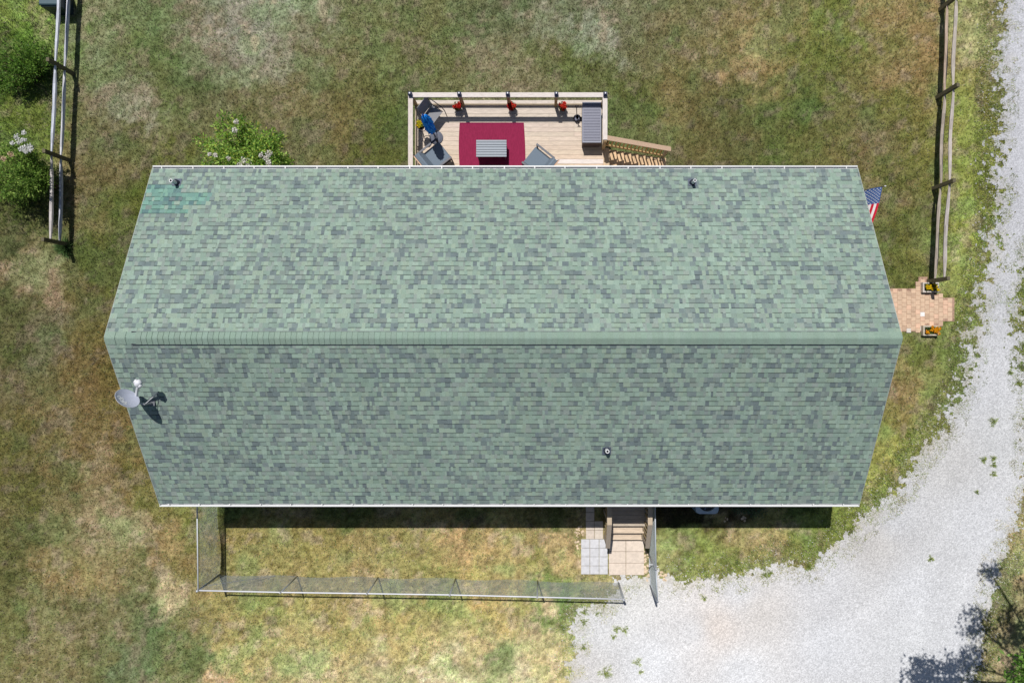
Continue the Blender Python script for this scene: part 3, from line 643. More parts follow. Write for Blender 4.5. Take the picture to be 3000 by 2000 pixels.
# sling chair
sc = thing('sling_chair', 'grey mesh sling chair in the far corner of the deck', 'chair', (0, 0, 0))
def sheet(mb, a, b, c, d, t):
    n = (Vector(b) - Vector(a)).cross(Vector(d) - Vector(a)).normalized() * t; q = [Vector(v) for v in (a, b, c, d)]
    return mb.add(q + [v - n for v in q], [(0, 1, 2, 3), (7, 6, 5, 4), (0, 4, 5, 1), (1, 5, 6, 2), (2, 6, 7, 3), (3, 7, 4, 0)])
sheet(MB(ob(150, 150, 154)), (-.18, -.22, .34), (.24, -.22, .40), (.24, .22, .40), (-.18, .22, .34), .015).build('seat', M['fabric'], sc)
sheet(MB(ob(160, 162, 166)), (-.29, -.21, .88), (-.185, -.22, .36), (-.185, .22, .36), (-.29, .21, .88), .015).build('backrest', M['fabric'], sc)
for s in (-1, 1):
    m_ = MB(ob(92, 88, 92)); m_.tube([(-.28, s * .23, .86), (-.22, s * .29, .60), (0, s * .30, .58), (.2, s * .30, .55), (.29, s * .29, .46), (.31, s * .28, .02)], .014, 7); m_.build('armrest', M['black'], sc, True)
    m_ = MB(ob(88, 86, 90)); m_.tube([(.25, s * .235, .40), (-.18, s * .235, .34), (-.30, s * .225, .89)], .013, 7); m_.tube([(-.18, s * .235, .34), (-.30, s * .27, .02)], .013, 7); m_.build('side_frame', M['black'], sc, True)
sc.location = (-3.47, 7.03, ZD); sc.rotation_euler = (0, 0, math.radians(-37))

# closed umbrella with its round base
ub = P(1277.5, 403, ZD + .04); ub.z = ZD
um = thing('patio_umbrella', 'closed bright blue patio umbrella on a round grey base', 'umbrella', ub)
m_ = MB(ob(112, 116, 130)); m_.lathe([(.001, .0), (.215, .0), (.22, .02), (.21, .035), (.17, .04), (.165, .05), (.1, .055), (.06, .06), (.04, .3), (.001, .3)], 30, ub); m_.build('base', M['conc'], um, True)
m_ = MB(ob(60, 62, 80)); m_.tube([ub + Vector((0, 0, .2)), ub + Vector((-.05, .03, 2.13))], .02, 10); m_.build('pole', M['metal'], um, True)
m_ = MB(ob(18, 112, 214))
def wob(k, i): return .26 * math.sin(k * math.pi / 2 + i * .35) + .10 * math.sin(k * 2.1 + i)
prof = [(.055, .70), (.10, .72), (.125, .82), (.12, 1.0), (.14, 1.2), (.12, 1.4), (.13, 1.55), (.105, 1.7), (.11, 1.82), (.085, 1.95), (.075, 2.03), (.03, 2.1), (.001, 2.12)]
for i in range(1): m_.lathe(prof, 32, ub + Vector((-.02, .015, 0)), wob=wob)
for i in range(len(m_.c)):
    m_.c[i] = jit(ob(24, 142, 250, .95) if (i // 3) % 2 else ob(60, 168, 252, .95), .15)
m_.build('canopy', M['fabric'], um, False)
m_ = MB(ob(30, 140, 235))
for k in range(8):
    t_ = k * math.pi / 4 + .3; z = 1.98; m_.add([ub + Vector((math.cos(t_) * .05, math.sin(t_) * .05, z)), ub + Vector((math.cos(t_ + .35) * .12, math.sin(t_ + .35) * .12, z - .1)), ub + Vector((math.cos(t_ - .1) * .14, math.sin(t_ - .1) * .14, z - .16)), ub + Vector((math.cos(t_ - .3) * .08, math.sin(t_ - .3) * .08, z - .1))], [(0, 1, 2, 3)])
m_.build('valance', M['fabric'], um)
m_ = MB(ob(20, 60, 140)); m_.tube([ub + Vector((-.05, .03, 2.12)), ub + Vector((-.05, .03, 2.18))], [.03, .02], 10); m_.build('finial', M['plastic'], um, True)

# flowers ---------------------------------------------------------------------------------
def leaves(name, pts, dirs, ln, wd, cols, mat, parent=None, off=None):
    """rhombus leaves: pts (n,3), dirs (n,3) unit, ln (n), wd (n), cols (n,3)"""
    pts = np.asarray(pts, float); dirs = np.asarray(dirs, float); n = len(pts)
    rnd = RNG.normal(size=(n, 3)); side = np.cross(dirs, rnd); side /= np.linalg.norm(side, axis=1)[:, None] + 1e-9
    ln = np.asarray(ln)[:, None]; wd = np.asarray(wd)[:, None]; droop = np.zeros((n, 3)); droop[:, 2] = -.25 * ln[:, 0]
    V = np.stack([pts, pts + dirs * ln * .45 + side * wd * .5, pts + dirs * ln + droop, pts + dirs * ln * .45 - side * wd * .5], 1).reshape(-1, 3)
    if off is not None: V = V - np.array(off)
    F = np.arange(4 * n).reshape(-1, 4)
    o = mkmesh(name, V, F, cols, mat, parent)
    return o
def unit(n): 
    v = RNG.normal(size=(n, 3)); return v / np.linalg.norm(v, axis=1)[:, None]
def colmix(n, cs, a=.2): 
    c = np.array(cs)[RNG.integers(0, len(cs), n)]; return c * (1 + RNG.uniform(-a, a, (n, 1)))
LG = [ob(70, 100, 34), ob(96, 128, 40), ob(54, 84, 32), ob(120, 146, 60)]
def puff(c, r, n, size, cs, name, parent, mat='petal', flat=.6, off=None):
    d = unit(n); rr = r * RNG.random(n) ** .4; p = np.array(c) + d * rr[:, None] * np.array([1, 1, flat]); u = unit(n); u[:, 2] = np.abs(u[:, 2]) * .6
    return leaves(name, p, u, RNG.uniform(.7, 1.3, n) * size, RNG.uniform(.6, 1.1, n) * size, colmix(n, cs), M[mat], parent, off)
RED = [ob(200, 20, 24), ob(226, 44, 32), ob(150, 10, 24), ob(236, 70, 48)]
YEL = [ob(250, 220, 20), ob(240, 200, 10)]; ORG = [ob(250, 170, 10), ob(240, 150, 10), ob(252, 196, 20)]
def flowerpot(name, label, cat, z0, r, h, petals, nb, spread, pc, group=None, spots=None, leafy=LG):
    t_ = thing(name, label, cat, (0, 0, 0), group)
    m_ = MB(pc); m_.lathe([(.001, 0), (r * .7, 0), (r, h * .85), (r * 1.08, h * .86), (r * 1.08, h), (r * .93, h), (r * .9, h * .8)], 20); m_.build('pot', M['plastic'], t_, True)
    m_ = MB(ob(70, 52, 40)); m_.lathe([(r * .92, h * .88), (.001, h * .9)], 16); m_.build('soil', M['stone'], t_)
    puff((0, 0, h + .05), spread, 170, .05, leafy, 'foliage', t_, 'leaf')
    for k in range(nb):
        if spots: x_, y_ = spots[k]
        else:
            t2 = random.uniform(0, 6.28); q = spread * math.sqrt(random.random()); x_, y_ = q * math.cos(t2), q * math.sin(t2)
        puff((x_, y_, h + .10 + random.uniform(-.03, .04)), .05, 60, .036, [random.choice(petals)] * 2 + petals, 'blossom', t_)
    return t_
for (px_, py_, lab, sp_) in ((1339, 311, 'red geranium pot on the deck by the leftmost middle post', [(-.08, -.03), (-.04, .0), (.0, -.02), (.05, .01), (.1, .04), (.08, .08), (.03, .02), (.1, -.01), (.04, -.05)]),
                        (1500, 310, 'fullest red geranium pot, standing by the middle post', [(-.1, .09), (-.05, .1), (-.12, .03), (-.06, .04), (-.09, -.04), (-.03, -.03), (0, -.09), (-.06, -.1), (.03, .0), (.08, .03), (.07, -.03), (.0, .05)]),
                        (1648, 311, 'red geranium pot on the deck nearest the storage box', [(.04, .1), (.07, .06), (.04, .02), (.08, -.02), (.05, -.07), (.02, -.1), (-.04, .03), (-.09, .05), (-.03, -.02)])):
    f_ = flowerpot('flower_pot', lab, 'flower pot', 0, .11, .2, RED, len(sp_), .13, ob(120, 100, 88), 'red geranium pots along the deck rail', sp_, [ob(96, 104, 52), ob(130, 120, 80), ob(80, 96, 44)])
    p_ = P(px_, py_, ZD + .28); f_.location = (p_.x, p_.y, ZD)
p_ = P(1232, 366, ZD + .75)
ps = thing('plant_stand', 'thin metal plant stand by the left deck rail', 'plant stand', (p_.x, p_.y, ZD))
m_ = MB(ob(70, 72, 80)); ring = [(p_.x + .13 * math.cos(t_), p_.y + .13 * math.sin(t_), ZD + .5) for t_ in np.linspace(0, 6.283, 21)]; m_.tube(ring, .009, 6); m_.build('ring', M['black'], ps)
for k in range(3):
    t_ = k * 2.094 + .5; m_ = MB(ob(70, 72, 80)); m_.tube([(p_.x + .13 * math.cos(t_), p_.y + .13 * math.sin(t_), ZD + .5), (p_.x + .1 * math.cos(t_), p_.y + .1 * math.sin(t_), ZD + .25), (p_.x + .2 * math.cos(t_), p_.y + .2 * math.sin(t_), ZD + .005)], .009, 6); m_.build('leg', M['black'], ps)
f_ = flowerpot('flower_pot', 'dark pot of yellow and wine flowers on the thin metal stand', 'flower pot', 0, .115, .2, YEL + [ob(190, 200, 60)], 9, .09, ob(48, 44, 50), None, [(-.07, .07), (-.03, .08), (-.06, .03), (-.08, -.02), (-.04, -.05), (0, -.03), (.02, .02), (-.01, .06), (-.03, 0)], [ob(150, 160, 50), ob(110, 60, 50), ob(96, 110, 44)])
f_.location = (p_.x, p_.y, ZD + .51)

# storage box
a = P(1704.5, 432.5, ZD); b = P(1764, 300, ZD + .57); bx0, bx1 = P(1706, 0, ZD + .55).x, P(1761.5, 0, ZD + .55).x; by0, by1 = P(0, 417.5, ZD + .57).y, P(0, 298, ZD + .57).y
sb = thing('storage_box', 'dark brown deck storage box with a ribbed grey lid against the right rail', 'storage box', ((bx0 + bx1) / 2, (by0 + by1) / 2, ZD))
m_ = MB(ob(92, 76, 76))
for k in range(9):
    z0 = ZD + .02 + k * .055; m_.box(bx0 + .012, bx1 - .012, by0 + .012, by1 - .012, z0, z0 + .048, jit(m_.col, .1))
m_.box(bx0 + .018, bx1 - .018, by0 + .018, by1 - .018, ZD, ZD + .515, ob(64, 54, 56)); m_.build('box_body', M['plastic'], sb)
m_ = MB(ob(142, 144, 162)); nr = 24; sy = (by1 - by0 - .1) / nr; m_.bbox(bx0, bx1, by0, by1, ZD + .516, ZD + .548, .008, ob(150, 154, 172))
for k in range(nr): m_.bbox(bx0 + .03, bx1 - .03, by0 + .05 + k * sy + .004, by0 + .05 + (k + 1) * sy - .004, ZD + .549, ZD + .566, .006, jit(m_.col, .04))
m_.build('lid', M['plastic'], sb)
# stand with upright handle
p_ = P(1691, 345, ZD + .1); hs = thing('hose_caddy', 'black caddy holding a coiled cord, beside the storage box', 'caddy', (p_.x, p_.y, ZD))
m_ = MB(ob(58, 60, 76)); m_.lathe([(.001, 0), (.11, 0), (.12, .06), (.105, .1), (.06, .12)], 18, (p_.x, p_.y, ZD)); m_.build('basket', M['black'], hs, True)
m_ = MB(ob(150, 152, 172))
for k in range(3): m_.tube([(p_.x + (.075 - .012 * k) * math.cos(t_), p_.y - .01 + (.10 - .01 * k) * math.sin(t_), ZD + .13 + .02 * k + .01 * math.sin(3 * t_)) for t_ in np.linspace(0, 6.283, 22)], .010, 6)
m_.build('coiled_cord', M['plastic'], hs, True)
m_ = MB(ob(54, 46, 60)); q0 = Vector((p_.x - .01, p_.y + .02, ZD + .1)); q1 = Vector((p_.x - .05, p_.y + .12, ZD + .72)); m_.tube([q0, q1], .013, 8)
m_.tube([q1, q1 + Vector((-.045, .0, .05)), q1 + Vector((-.045, .02, .1)), q1 + Vector((.045, .02, .1)), q1 + Vector((.045, 0, .05)), q1], .009, 6); m_.build('handle', M['black'], hs, True)
p_ = P(1222.8, 434, ZD); m_ = MB(ob(60, 50, 48)); m_.tube([(p_.x + .04 * math.cos(t_), p_.y + .04 * math.sin(t_), ZD + .025 + .012 * math.sin(t_)) for t_ in np.linspace(0, 6.283, 14)], .012, 6)
tag(m_.build('iron_ring', M['black']), 'small dark iron ring on the deck boards by the left rail', 'ring')

# ------------------------------------------------------------------ wooden entry steps at the front
ws = thing('entry_steps', 'weathered wooden landing and steps with two handrails down to the slabs', 'steps', (2.78, -5.6, 0))
ZL = .72; lx0, lx1 = 2.2, 3.36; y = WY0 - .02; m_ = MB()
while y > -6.12:
    m_.box(lx0, lx1, max(y - .138, -6.13), y, ZL - .035, ZL, jit(ob(200, 186, 168), .08)); y -= .1445
m_.build('landing', M['wood'], ws)
m_ = MB(WB); m_.box(lx0 + .02, lx1 - .02, -6.11, -6.07, ZL - .22, ZL - .037); m_.box(lx0 + .02, lx0 + .06, -6.07, WY0 - .05, ZL - .22, ZL - .037); m_.box(lx1 - .06, lx1 - .02, -6.07, WY0 - .05, ZL - .22, ZL - .037); m_.build('joist_frame', M['wood'], ws)
for z, y0, y1 in ((.48, -6.14, -6.43), (.24, -6.44, -6.72)):
    m_ = MB(ob(228, 208, 184)); m_.box(lx0, lx1, y0 - .138, y0 - .004, z - .035, z, jit(m_.col, .04)); m_.box(lx0, lx1, y1, y0 - .144, z - .035, z, jit(m_.col, .04)); m_.build('step', M['wood'], ws)
for x_ in (lx0 + .03, lx1 - .07):
    m_ = MB(WB); m_.bar((x_ + .02, -6.1, ZL - .16), (x_ + .02, -6.7, .1), .04, .2); m_.build('stringer', M['wood'], ws)
for x_ in (2.09, 3.365):
    z1 = ZL + .9; g = ob(176, 163, 148)
    m_ = MB(ob(206, 188, 164)); m_.bar((x_, WY0 - .03, z1), (x_, -5.84, z1), .145, .036); m_.build('handrail', M['woody'], ws)
    m_ = MB(g); m_.bar((x_, -5.845, z1 + .0), (x_, -6.74, 1.06), .145, .036); m_.build('handrail', M['woody'], ws)
    m_ = MB(g); m_.bar((x_, WY0 - .03, ZL + .1), (x_, -5.84, ZL + .1), .036, .085); m_.bar((x_, -5.84, ZL + .1), (x_, -6.68, .3), .036, .085); m_.build('rail', M['woody'], ws)
    for y_, zt in ((-5.80, z1 - .02), (-6.66, 1.06)):
        m_ = MB(g); m_.box(x_ - .045, x_ + .045, y_ - .045, y_ + .045, 0, zt - .02); m_.build('post', M['wood'], ws)
    for k in range(14):
        y_ = WY0 - .15 - k * .155
        zt = z1 - .02 if y_ > -5.84 else z1 - .02 - (abs(y_) - 5.84) * .62; zb = ZL + .06 if y_ > -5.84 else ZL + .06 - (abs(y_) - 5.84) * .75
        if abs(y_ + 5.80) < .07 or y_ < -6.58: continue
        m_ = MB(ob(186, 166, 128)); sx_ = -.036 if x_ < 2.7 else -.036; m_.box(x_ + sx_ - .018, x_ + sx_ + .018, y_ - .018, y_ + .018, zb, zt); m_.build('baluster', M['wood'], ws)

# ------------------------------------------------------------------ air conditioner and shaded shrubs beside the steps
acx, acy = 5.34, -5.33
ac = thing('air_conditioner', 'square outdoor air conditioner unit in the shade under the eave', 'air conditioner', (acx, acy, 0))
m_ = MB(ob(150, 178, 200))
for s in (-1, 1):
    for k in range(14): m_.box(acx - .34, acx + .34, acy + s * .345 - .008, acy + s * .345 + .008, .06 + k * .05, .09 + k * .05); m_.box(acx + s * .345 - .008, acx + s * .345 + .008, acy - .33, acy + .33, .06 + k * .05, .09 + k * .05)
m_.box(acx - .33, acx + .33, acy - .33, acy + .33, .04, .76, ob(60, 70, 80)); m_.build('housing', M['metal'], ac)
m_ = MB(ob(196, 214, 230)); N_ = 32; z = .85
inn = [(acx + .29 * math.cos(2 * math.pi * k / N_), acy + .29 * math.sin(2 * math.pi * k / N_)) for k in range(N_)]
def sq(t_, r=.37):
    c_, s_ = math.cos(t_), math.sin(t_); f_ = r / max(abs(c_), abs(s_)); f_ = min(f_, r * 1.28); return (acx + c_ * f_, acy + s_ * f_)
outt = [sq(2 * math.pi * k / N_) for k in range(N_)]
m_.add([(x, y, z) for x, y in inn] + [(x, y, z) for x, y in outt] + [(x, y, z - .09) for x, y in outt] + [(x, y, z - .09) for x, y in inn],
       [f for k in range(N_) for f in ((k, N_ + k, N_ + (k + 1) % N_, (k + 1) % N_), (N_ + k, 2 * N_ + k, 2 * N_ + (k + 1) % N_, N_ + (k + 1) % N_), (k, (k + 1) % N_, 3 * N_ + (k + 1) % N_, 3 * N_ + k), (3 * N_ + k, 3 * N_ + (k + 1) % N_, 2 * N_ + (k + 1) % N_, 2 * N_ + k))])
m_.build('top_cover', M['metal'], ac)
m_ = MB(ob(90, 100, 112))
for r in (.08, .14, .2, .26): m_.tube([(acx + r * math.cos(t_), acy + r * math.sin(t_), .845) for t_ in np.linspace(0, 6.283, 25)], .005, 4)
for k in range(8): m_.bar((acx + .05 * math.cos(k * .785), acy + .05 * math.sin(k * .785), .845), (acx + .29 * math.cos(k * .785), acy + .29 * math.sin(k * .785), .845), .006, .006)
m_.build('fan_grille', M['black'], ac)
m_ = MB(ob(140, 160, 190)); m_.tube([(acx, acy, .66), (acx, acy, .80)], .1, 16)
for k in range(3):
    t_ = k * 2.094; m_.add([(acx + .06 * math.cos(t_), acy + .06 * math.sin(t_), .74), (acx + .26 * math.cos(t_ - .3), acy + .26 * math.sin(t_ - .3), .72), (acx + .26 * math.cos(t_ + .4), acy + .26 * math.sin(t_ + .4), .78), (acx + .06 * math.cos(t_ + .6), acy + .06 * math.sin(t_ + .6), .77)], [(0, 1, 2, 3)])
m_.build('fan', M['metal'], ac)

def spray_shrub(name, label, cat, base, tips, nleaf, ll, cs, group=None, seed=1, extra=0, start=.35):
    """woody stems from the base to each tip, leaves set along the outer part of every stem"""
    random.seed(seed); t_ = thing(name, label, cat, base, group); base = Vector(base)
    m_ = MB(ob(110, 92, 74)); pts = []; dirs = []
    for tp in tips:
        tp = Vector(tp); ctrl = base.lerp(tp, .45) + Vector((random.uniform(-.1, .1), random.uniform(-.1, .1), .25 * (tp.z - base.z)))
        cur = [base.lerp(ctrl, s).lerp(ctrl.lerp(tp, s), s) for s in (0, .2, .4, .6, .8, 1)]
        m_.tube(cur, [.018, .014, .011, .008, .005, .003], 5)
        for k in range(nleaf):
            s = start + (1 - start) * random.random() ** .8; q = base.lerp(ctrl, s).lerp(ctrl.lerp(tp, s), s); d = (cur[5] - cur[4]).normalized()
            o_ = Vector((random.gauss(0, 1), random.gauss(0, 1), random.gauss(0, .5))).normalized()
            q = q + o_ * random.uniform(0, .13 + .14 * (1 - s)); v = (o_ * .9 + d * .6 + Vector((0, 0, .15))).normalized(); pts.append(tuple(q)); dirs.append(tuple(v))
    m_.build('stems', M['bark'], t_)
    n = len(pts); leaves('foliage', pts, dirs, RNG.uniform(.7, 1.35, n) * ll, RNG.uniform(.34, .55, n) * ll, colmix(n, cs, .25), M['leaf'], t_, tuple(base))
    return t_
GLK = .8
GL = [ob(134, 172, 70, 1), ob(154, 188, 86, 1), ob(108, 148, 58, 1), ob(172, 200, 104, 1), ob(84, 120, 54, .95), ob(176, 186, 84, .95)]
def bloom(par, p, r, cs=None):
    puff((0, 0, 0), r, 90, .045, cs or [ob(240, 236, 228), ob(230, 220, 208), ob(246, 244, 240)], 'blossom', par, 'petal', .7, tuple(-(Vector(p) - OFF[par.name])))
tips = []
random.seed(5)
for (x_, y_, z_) in [(652,330,2.0),(682,338,2.1),(700,345,2.0),(640,352,1.9),(665,360,2.1),(690,362,2.2),(715,352,1.9),(630,372,1.8),(648,385,1.9),(675,378,2.2),(745,366,1.9),(738,385,2.0),(728,400,2.1),(712,396,1.7),(655,402,2.0),
    (770,384,2.0),(778,398,2.2),(760,402,2.3),(800,376,1.9),(818,388,1.8),(824,400,1.7),(806,402,2.1),(790,412,2.3),(750,418,2.4),(580,408,1.6),(592,402,1.7),(600,416,1.9),(590,430,1.8),(615,424,2.0),(632,432,2.2),(655,428,2.3),(675,440,2.4),(700,440,2.4),(722,430,2.3),(742,440,2.5),(768,432,2.4),
    (792,436,2.3),(815,424,1.9),(806,446,2.2),(825,452,1.9),(840,460,1.8),(855,470,1.6),(848,484,1.6),(820,476,2.2),(796,470,2.4),(610,448,2.0),(625,460,2.2),(600,468,1.8),(588,482,1.6),(640,474,2.3),(660,462,2.4),(690,466,2.5),(712,468,2.4),(735,464,2.5),(758,468,2.4),(780,484,2.4),(745,490,2.5),(700,490,2.5),(660,490,2.4),(625,492,2.1),(720,505,2.4),(770,505,2.3),(680,510,2.3)]:
    tips.append(P(x_ + random.uniform(-4, 4), y_ + random.uniform(-4, 4), z_))
cb = P(705, 470, 2.0); cb = Vector((cb.x + .12, cb.y + .05, 0))
sh = spray_shrub('crepe_myrtle', 'bushy crepe myrtle with white blooms against the back of the house', 'shrub', cb, tips, 150, .11, GL, 'white flowering crepe myrtles')
for (x_, y_, r) in [(692,357,.07),(687,382,.09),(614,452,.05),(631,454,.06),(670,465,.06),(715,474,.14),(702,486,.1),(732,484,.12),(765,454,.07),(788,450,.1),(779,464,.08),(787,476,.09),(790,486,.06)]: bloom(sh, P(x_, y_, 2.42), r)
tips = []
for i in range(70):
    t_ = random.uniform(0, 6.283); q = math.sqrt(random.random()); x_ = 34 + 104 * q * math.cos(t_); y_ = 515 + 88 * q * math.sin(t_)
    tips.append(P(x_, y_, 1.75 - .8 * q * q + random.uniform(-.15, .15)))
for (x_, y_) in ((40, 398), (60, 392), (74, 408), (36, 420), (88, 432), (66, 440), (10, 412), (30, 452), (8, 440), (55, 425)): tips.append(P(x_, y_, 1.5))
cb = P(35, 510, 2.0); cb.z = 0
GL2 = [ob(122, 156, 66, .95), ob(140, 172, 78, .95), ob(98, 132, 54, .95), ob(156, 182, 92, .95), ob(84, 116, 46, .95)]
sh = spray_shrub('crepe_myrtle', 'crepe myrtle with white blooms left of the split rail fence', 'shrub', cb, tips, 95, .1, GL2, 'white flowering crepe myrtles', 8)
for (x_, y_, r) in [(69,389,.07),(50,402,.09),(55,417,.06),(36,419,.06),(74,411,.04),(65,411,.04),(88,428,.08),(65,437,.09),(73,432,.06),(87,437,.09),(74,444,.06)]: bloom(sh, P(x_, y_, 1.65), r, [ob(248, 248, 246), ob(238, 240, 234)])
for (x_, y_, r) in [(31,453,.09),(9,465,.08)]: bloom(sh, P(x_, y_, 1.65), r, [ob(232, 204, 176), ob(216, 186, 150)])
tips = []
for i in range(60):
    t_ = random.uniform(0, 6.283); q = math.sqrt(random.random()); tips.append(P(52 + 98 * q * math.cos(t_), 185 + 88 * q * math.sin(t_), 1.0 - .55 * q * q + random.uniform(-.1, .1)))
cb = P(52, 190, 1.0); cb.z = 0
spray_shrub('bush', 'low spreading green bush left of the fence, nearer the blue green box', 'bush', cb, tips, 75, .09, [ob(96, 134, 50, .9), ob(76, 112, 40, .9), ob(116, 150, 60, .9)], None, 21)
# low plants growing in the eave's shade
tips = [P(x_, y_, random.uniform(.35, .6)) for x_, y_ in ((2142,1488),(2150,1492),(2162,1496),(2175,1494),(2188,1502),(2200,1500),(2214,1508),(2226,1500),(2205,1512),(2236,1505),(2220,1490),(2190,1488),(2170,1484),(2240,1492))]
cb = P(2192, 1482, 0)
spray_shrub('shrub', 'low dark shrub in the eave shadow right of the air conditioner', 'shrub', cb, tips, 60, .06, [ob(90, 120, 96), ob(70, 100, 80)], None, 3)
# taller grass round the end post
random.seed(12)
def tuft(name, label, cat, p, n, h, spread, cs, group=None):
    base = Vector(p); th = RNG.uniform(0, 6.283, n); q = spread * RNG.random(n) ** .5
    q = q * (.65 + .35 * np.sin(3 * th + RNG.uniform(0, 6)) + .2 * np.sin(5 * th + RNG.uniform(0, 6)))
    pts = np.stack([q * .5 * np.cos(th), q * .5 * np.sin(th), np.zeros(n)], -1)
    d = np.stack([np.cos(th) * q / spread * .8, np.sin(th) * q / spread * .8, np.full(n, .6)], -1); d += RNG.normal(0, .2, d.shape); d /= np.linalg.norm(d, axis=1)[:, None]
    o = leaves(name, pts, d, RNG.uniform(.6, 1.2, n) * h, RNG.uniform(.015, .03, n) * max(.5, h / .4), colmix(n, cs, .25), M['leaf'])
    o.location = base; return tag(o, label, cat, group)
tuft('tall_grass', 'tall green grass tuft at the end post of the left split rail fence', 'grass tuft', P(192, 727), 620, .34, .3, [ob(96, 126, 76, 1), ob(112, 140, 84, 1), ob(84, 112, 64, 1)])
WD = [ob(160, 176, 90, 1), ob(140, 160, 76, 1), ob(184, 192, 110, 1), ob(124, 146, 72, 1)]
for x_, y_, sz, lab in [(1713,1790,.22,'straggly dark weed in the gravel just below the chain link fence end'),(1711,1818,.2,'compact weed between the lawn edge and gravel, under the straggly one'),(1749,1794,.1,'tiny weed right of the straggly weed below the chain link fence'),
    (1806,1838,.22,'loose pale weed, left of a pair in the gravel'),(1829,1842,.24,'dense weed, right of a pair in the gravel'),(1797,1863,.14,'round weed under the pair in the gravel'),(1709,1894,.2,'brownish weed near the lawn edge at lower centre'),(1867,1936,.26,'bright green weed alone in the whitest gravel'),(1878,1965,.14,'small weed below the bright green one'),
    (1775,1965,.42,'largest sprawling weed patch at the bottom of the gravel'),(2062,1750,.14,'weed in the gravel right of the open gate'),(2908,1234,.24,'upper weed in the lane beside the right lawn verge'),(2880,1345,.18,'left weed of a row of four in the lane'),(2908,1341,.15,'top weed of a row of four in the lane'),(2909,1361,.15,'middle weed of a row of four in the lane'),(2909,1388,.15,'bottom weed of a row of four in the lane'),
    (2957,1090,.16,'weed near the right frame edge, level with the roof ridge'),(2982,1120,.2,'yellowish weed near the right edge under a smaller one'),(2725,1635,.16,'weed in the middle of the wide gravel bend'),(2860,1440,.1,'faint small weed low in the lane'),(2992,850,.26,'wide weed patch at the right edge by the lane'),(2995,915,.24,'second weed patch at the right edge by the lane'),(2996,1010,.28,'green weed patch at the right edge level with the flower boxes'),
    (2240,1680,.26,'weed clump at the lawn edge beside the gravel bend'),(2255,1675,.18,'small dark weed just off the lawn edge in the gravel'),(2370,1660,.2,'weed at the tip of the lawn in the gravel bend'),(2660,1270,.2,'weed between the lawn and the gravel at the right corner of the roof')]:
    tuft('weed', lab, 'weed', P(x_, y_) + Vector((0, 0, .015)), int(40 + 520 * sz), .07 + sz * .24, sz * .95, WD, 'weeds growing in the gravel')

# ------------------------------------------------------------------ planter boxes by the paver walk
def planter(label, cx, cy, w, h, petals, spots, wc):
    t_ = thing('planter_box', label, 'planter', (cx, cy, 0), 'wooden flower boxes by the paver walk'); H = .17
    m_ = MB(wc); x0, x1, y0, y1 = cx - w / 2, cx + w / 2, cy - h / 2, cy + h / 2
    m_.box(x0, x1, y0, y0 + .048, .03, H); m_.box(x0, x1, y1 - .048, y1, .03, H); m_.box(x0, x0 + .048, y0 + .048, y1 - .048, .03, H - .002); m_.box(x1 - .048, x1, y0 + .048, y1 - .048, .03, H - .002); m_.build('box_frame', M['wood'], t_)
    m_ = MB(ob(112, 98, 92)); m_.box(x0 + .05, x1 - .05, y0 + .05, y1 - .05, .04, H - .035); m_.build('soil', M['stone'], t_)
    n = 320; p = np.stack([RNG.uniform(-w * .36, w * .4, n), RNG.uniform(-h * .3, h * .34, n), RNG.uniform(H - .02, H + .07, n)], -1); u = unit(n); u[:, 2] = abs(u[:, 2])
    leaves('foliage', p, u, RNG.uniform(.04, .08, n), RNG.uniform(.02, .035, n), colmix(n, LG), M['leaf'], t_)
    for x_, y_ in spots: puff((x_ * w, y_ * h, H + .09), .046, 50, .036, petals, 'blossom', t_)
a = P(2704, 856.5, .17); b = P(2751, 827, .17)
planter('white edged wooden box of yellow marigolds beside the fence end', (a.x + b.x) / 2, (a.y + b.y) / 2, b.x - a.x, b.y - a.y, YEL, [(-.33, .12), (-.26, -.02), (-.2, -.1), (-.3, -.05), (-.1, .08), (-.12, -.05), (.0, -.12), (.12, .3), (.22, .02), (.36, -.25)], ob(214, 204, 196))
a = P(2705, 983, .17); b = P(2752, 953.5, .17)
planter('wooden box of orange marigolds at the lower edge of the paver walk', (a.x + b.x) / 2, (a.y + b.y) / 2, b.x - a.x, b.y - a.y, ORG, [(-.36, -.12), (-.3, -.2), (-.02, .36), (.04, .1), (-.06, 0), (.14, .12), (.22, .2), (.3, .3), (.3, .05), (.4, .1), (.16, -.05), (.26, -.08), (.42, .2), (.38, -.3)], ob(206, 196, 178))

# ------------------------------------------------------------------ flag on the right gable
flag = thing('flag', 'United States flag hanging from a slanted pole on the right gable', 'flag', (8.93, 4.2, 2.1))
tipv = P(2591, 546, 3.0); basev = Vector((8.93, 4.33, 2.35)); pd = (basev - tipv).normalized()
m_ = MB(ob(70, 66, 60)); m_.tube([basev, tipv], .014, 8); m_.build('pole', M['metal'], flag, True)
m_ = MB(ob(220, 220, 224)); m_.tube([tipv, tipv - pd * .05], [.026, .015], 10); m_.build('pole_tip', M['metal'], flag, True)
FL, HO = 1.5, .9
def cl(u, v, e=0.0):           # u 0..1 along the fly, v 0..1 down the hoist from the pole tip
    o_ = tipv + pd * (.05 + v * HO)
    p = o_ + Vector((-.10 * u + .035 * math.sin(5 * u + 3 * v) * u + .10 * u * v, -1.16 * u + .05 * v * u, -.45 * u + .035 * math.sin(7 * v + 2 * u)))
    return p + Vector((0, 0, e))
NU, NV = 36, 26; V = [cl(i / NU, j / NV) for i in range(NU + 1) for j in range(NV + 1)]; F = []; C = []
RC, WC, BC = ob(214, 36, 64, .9), ob(252, 248, 250, .85), ob(58, 90, 150, .95)
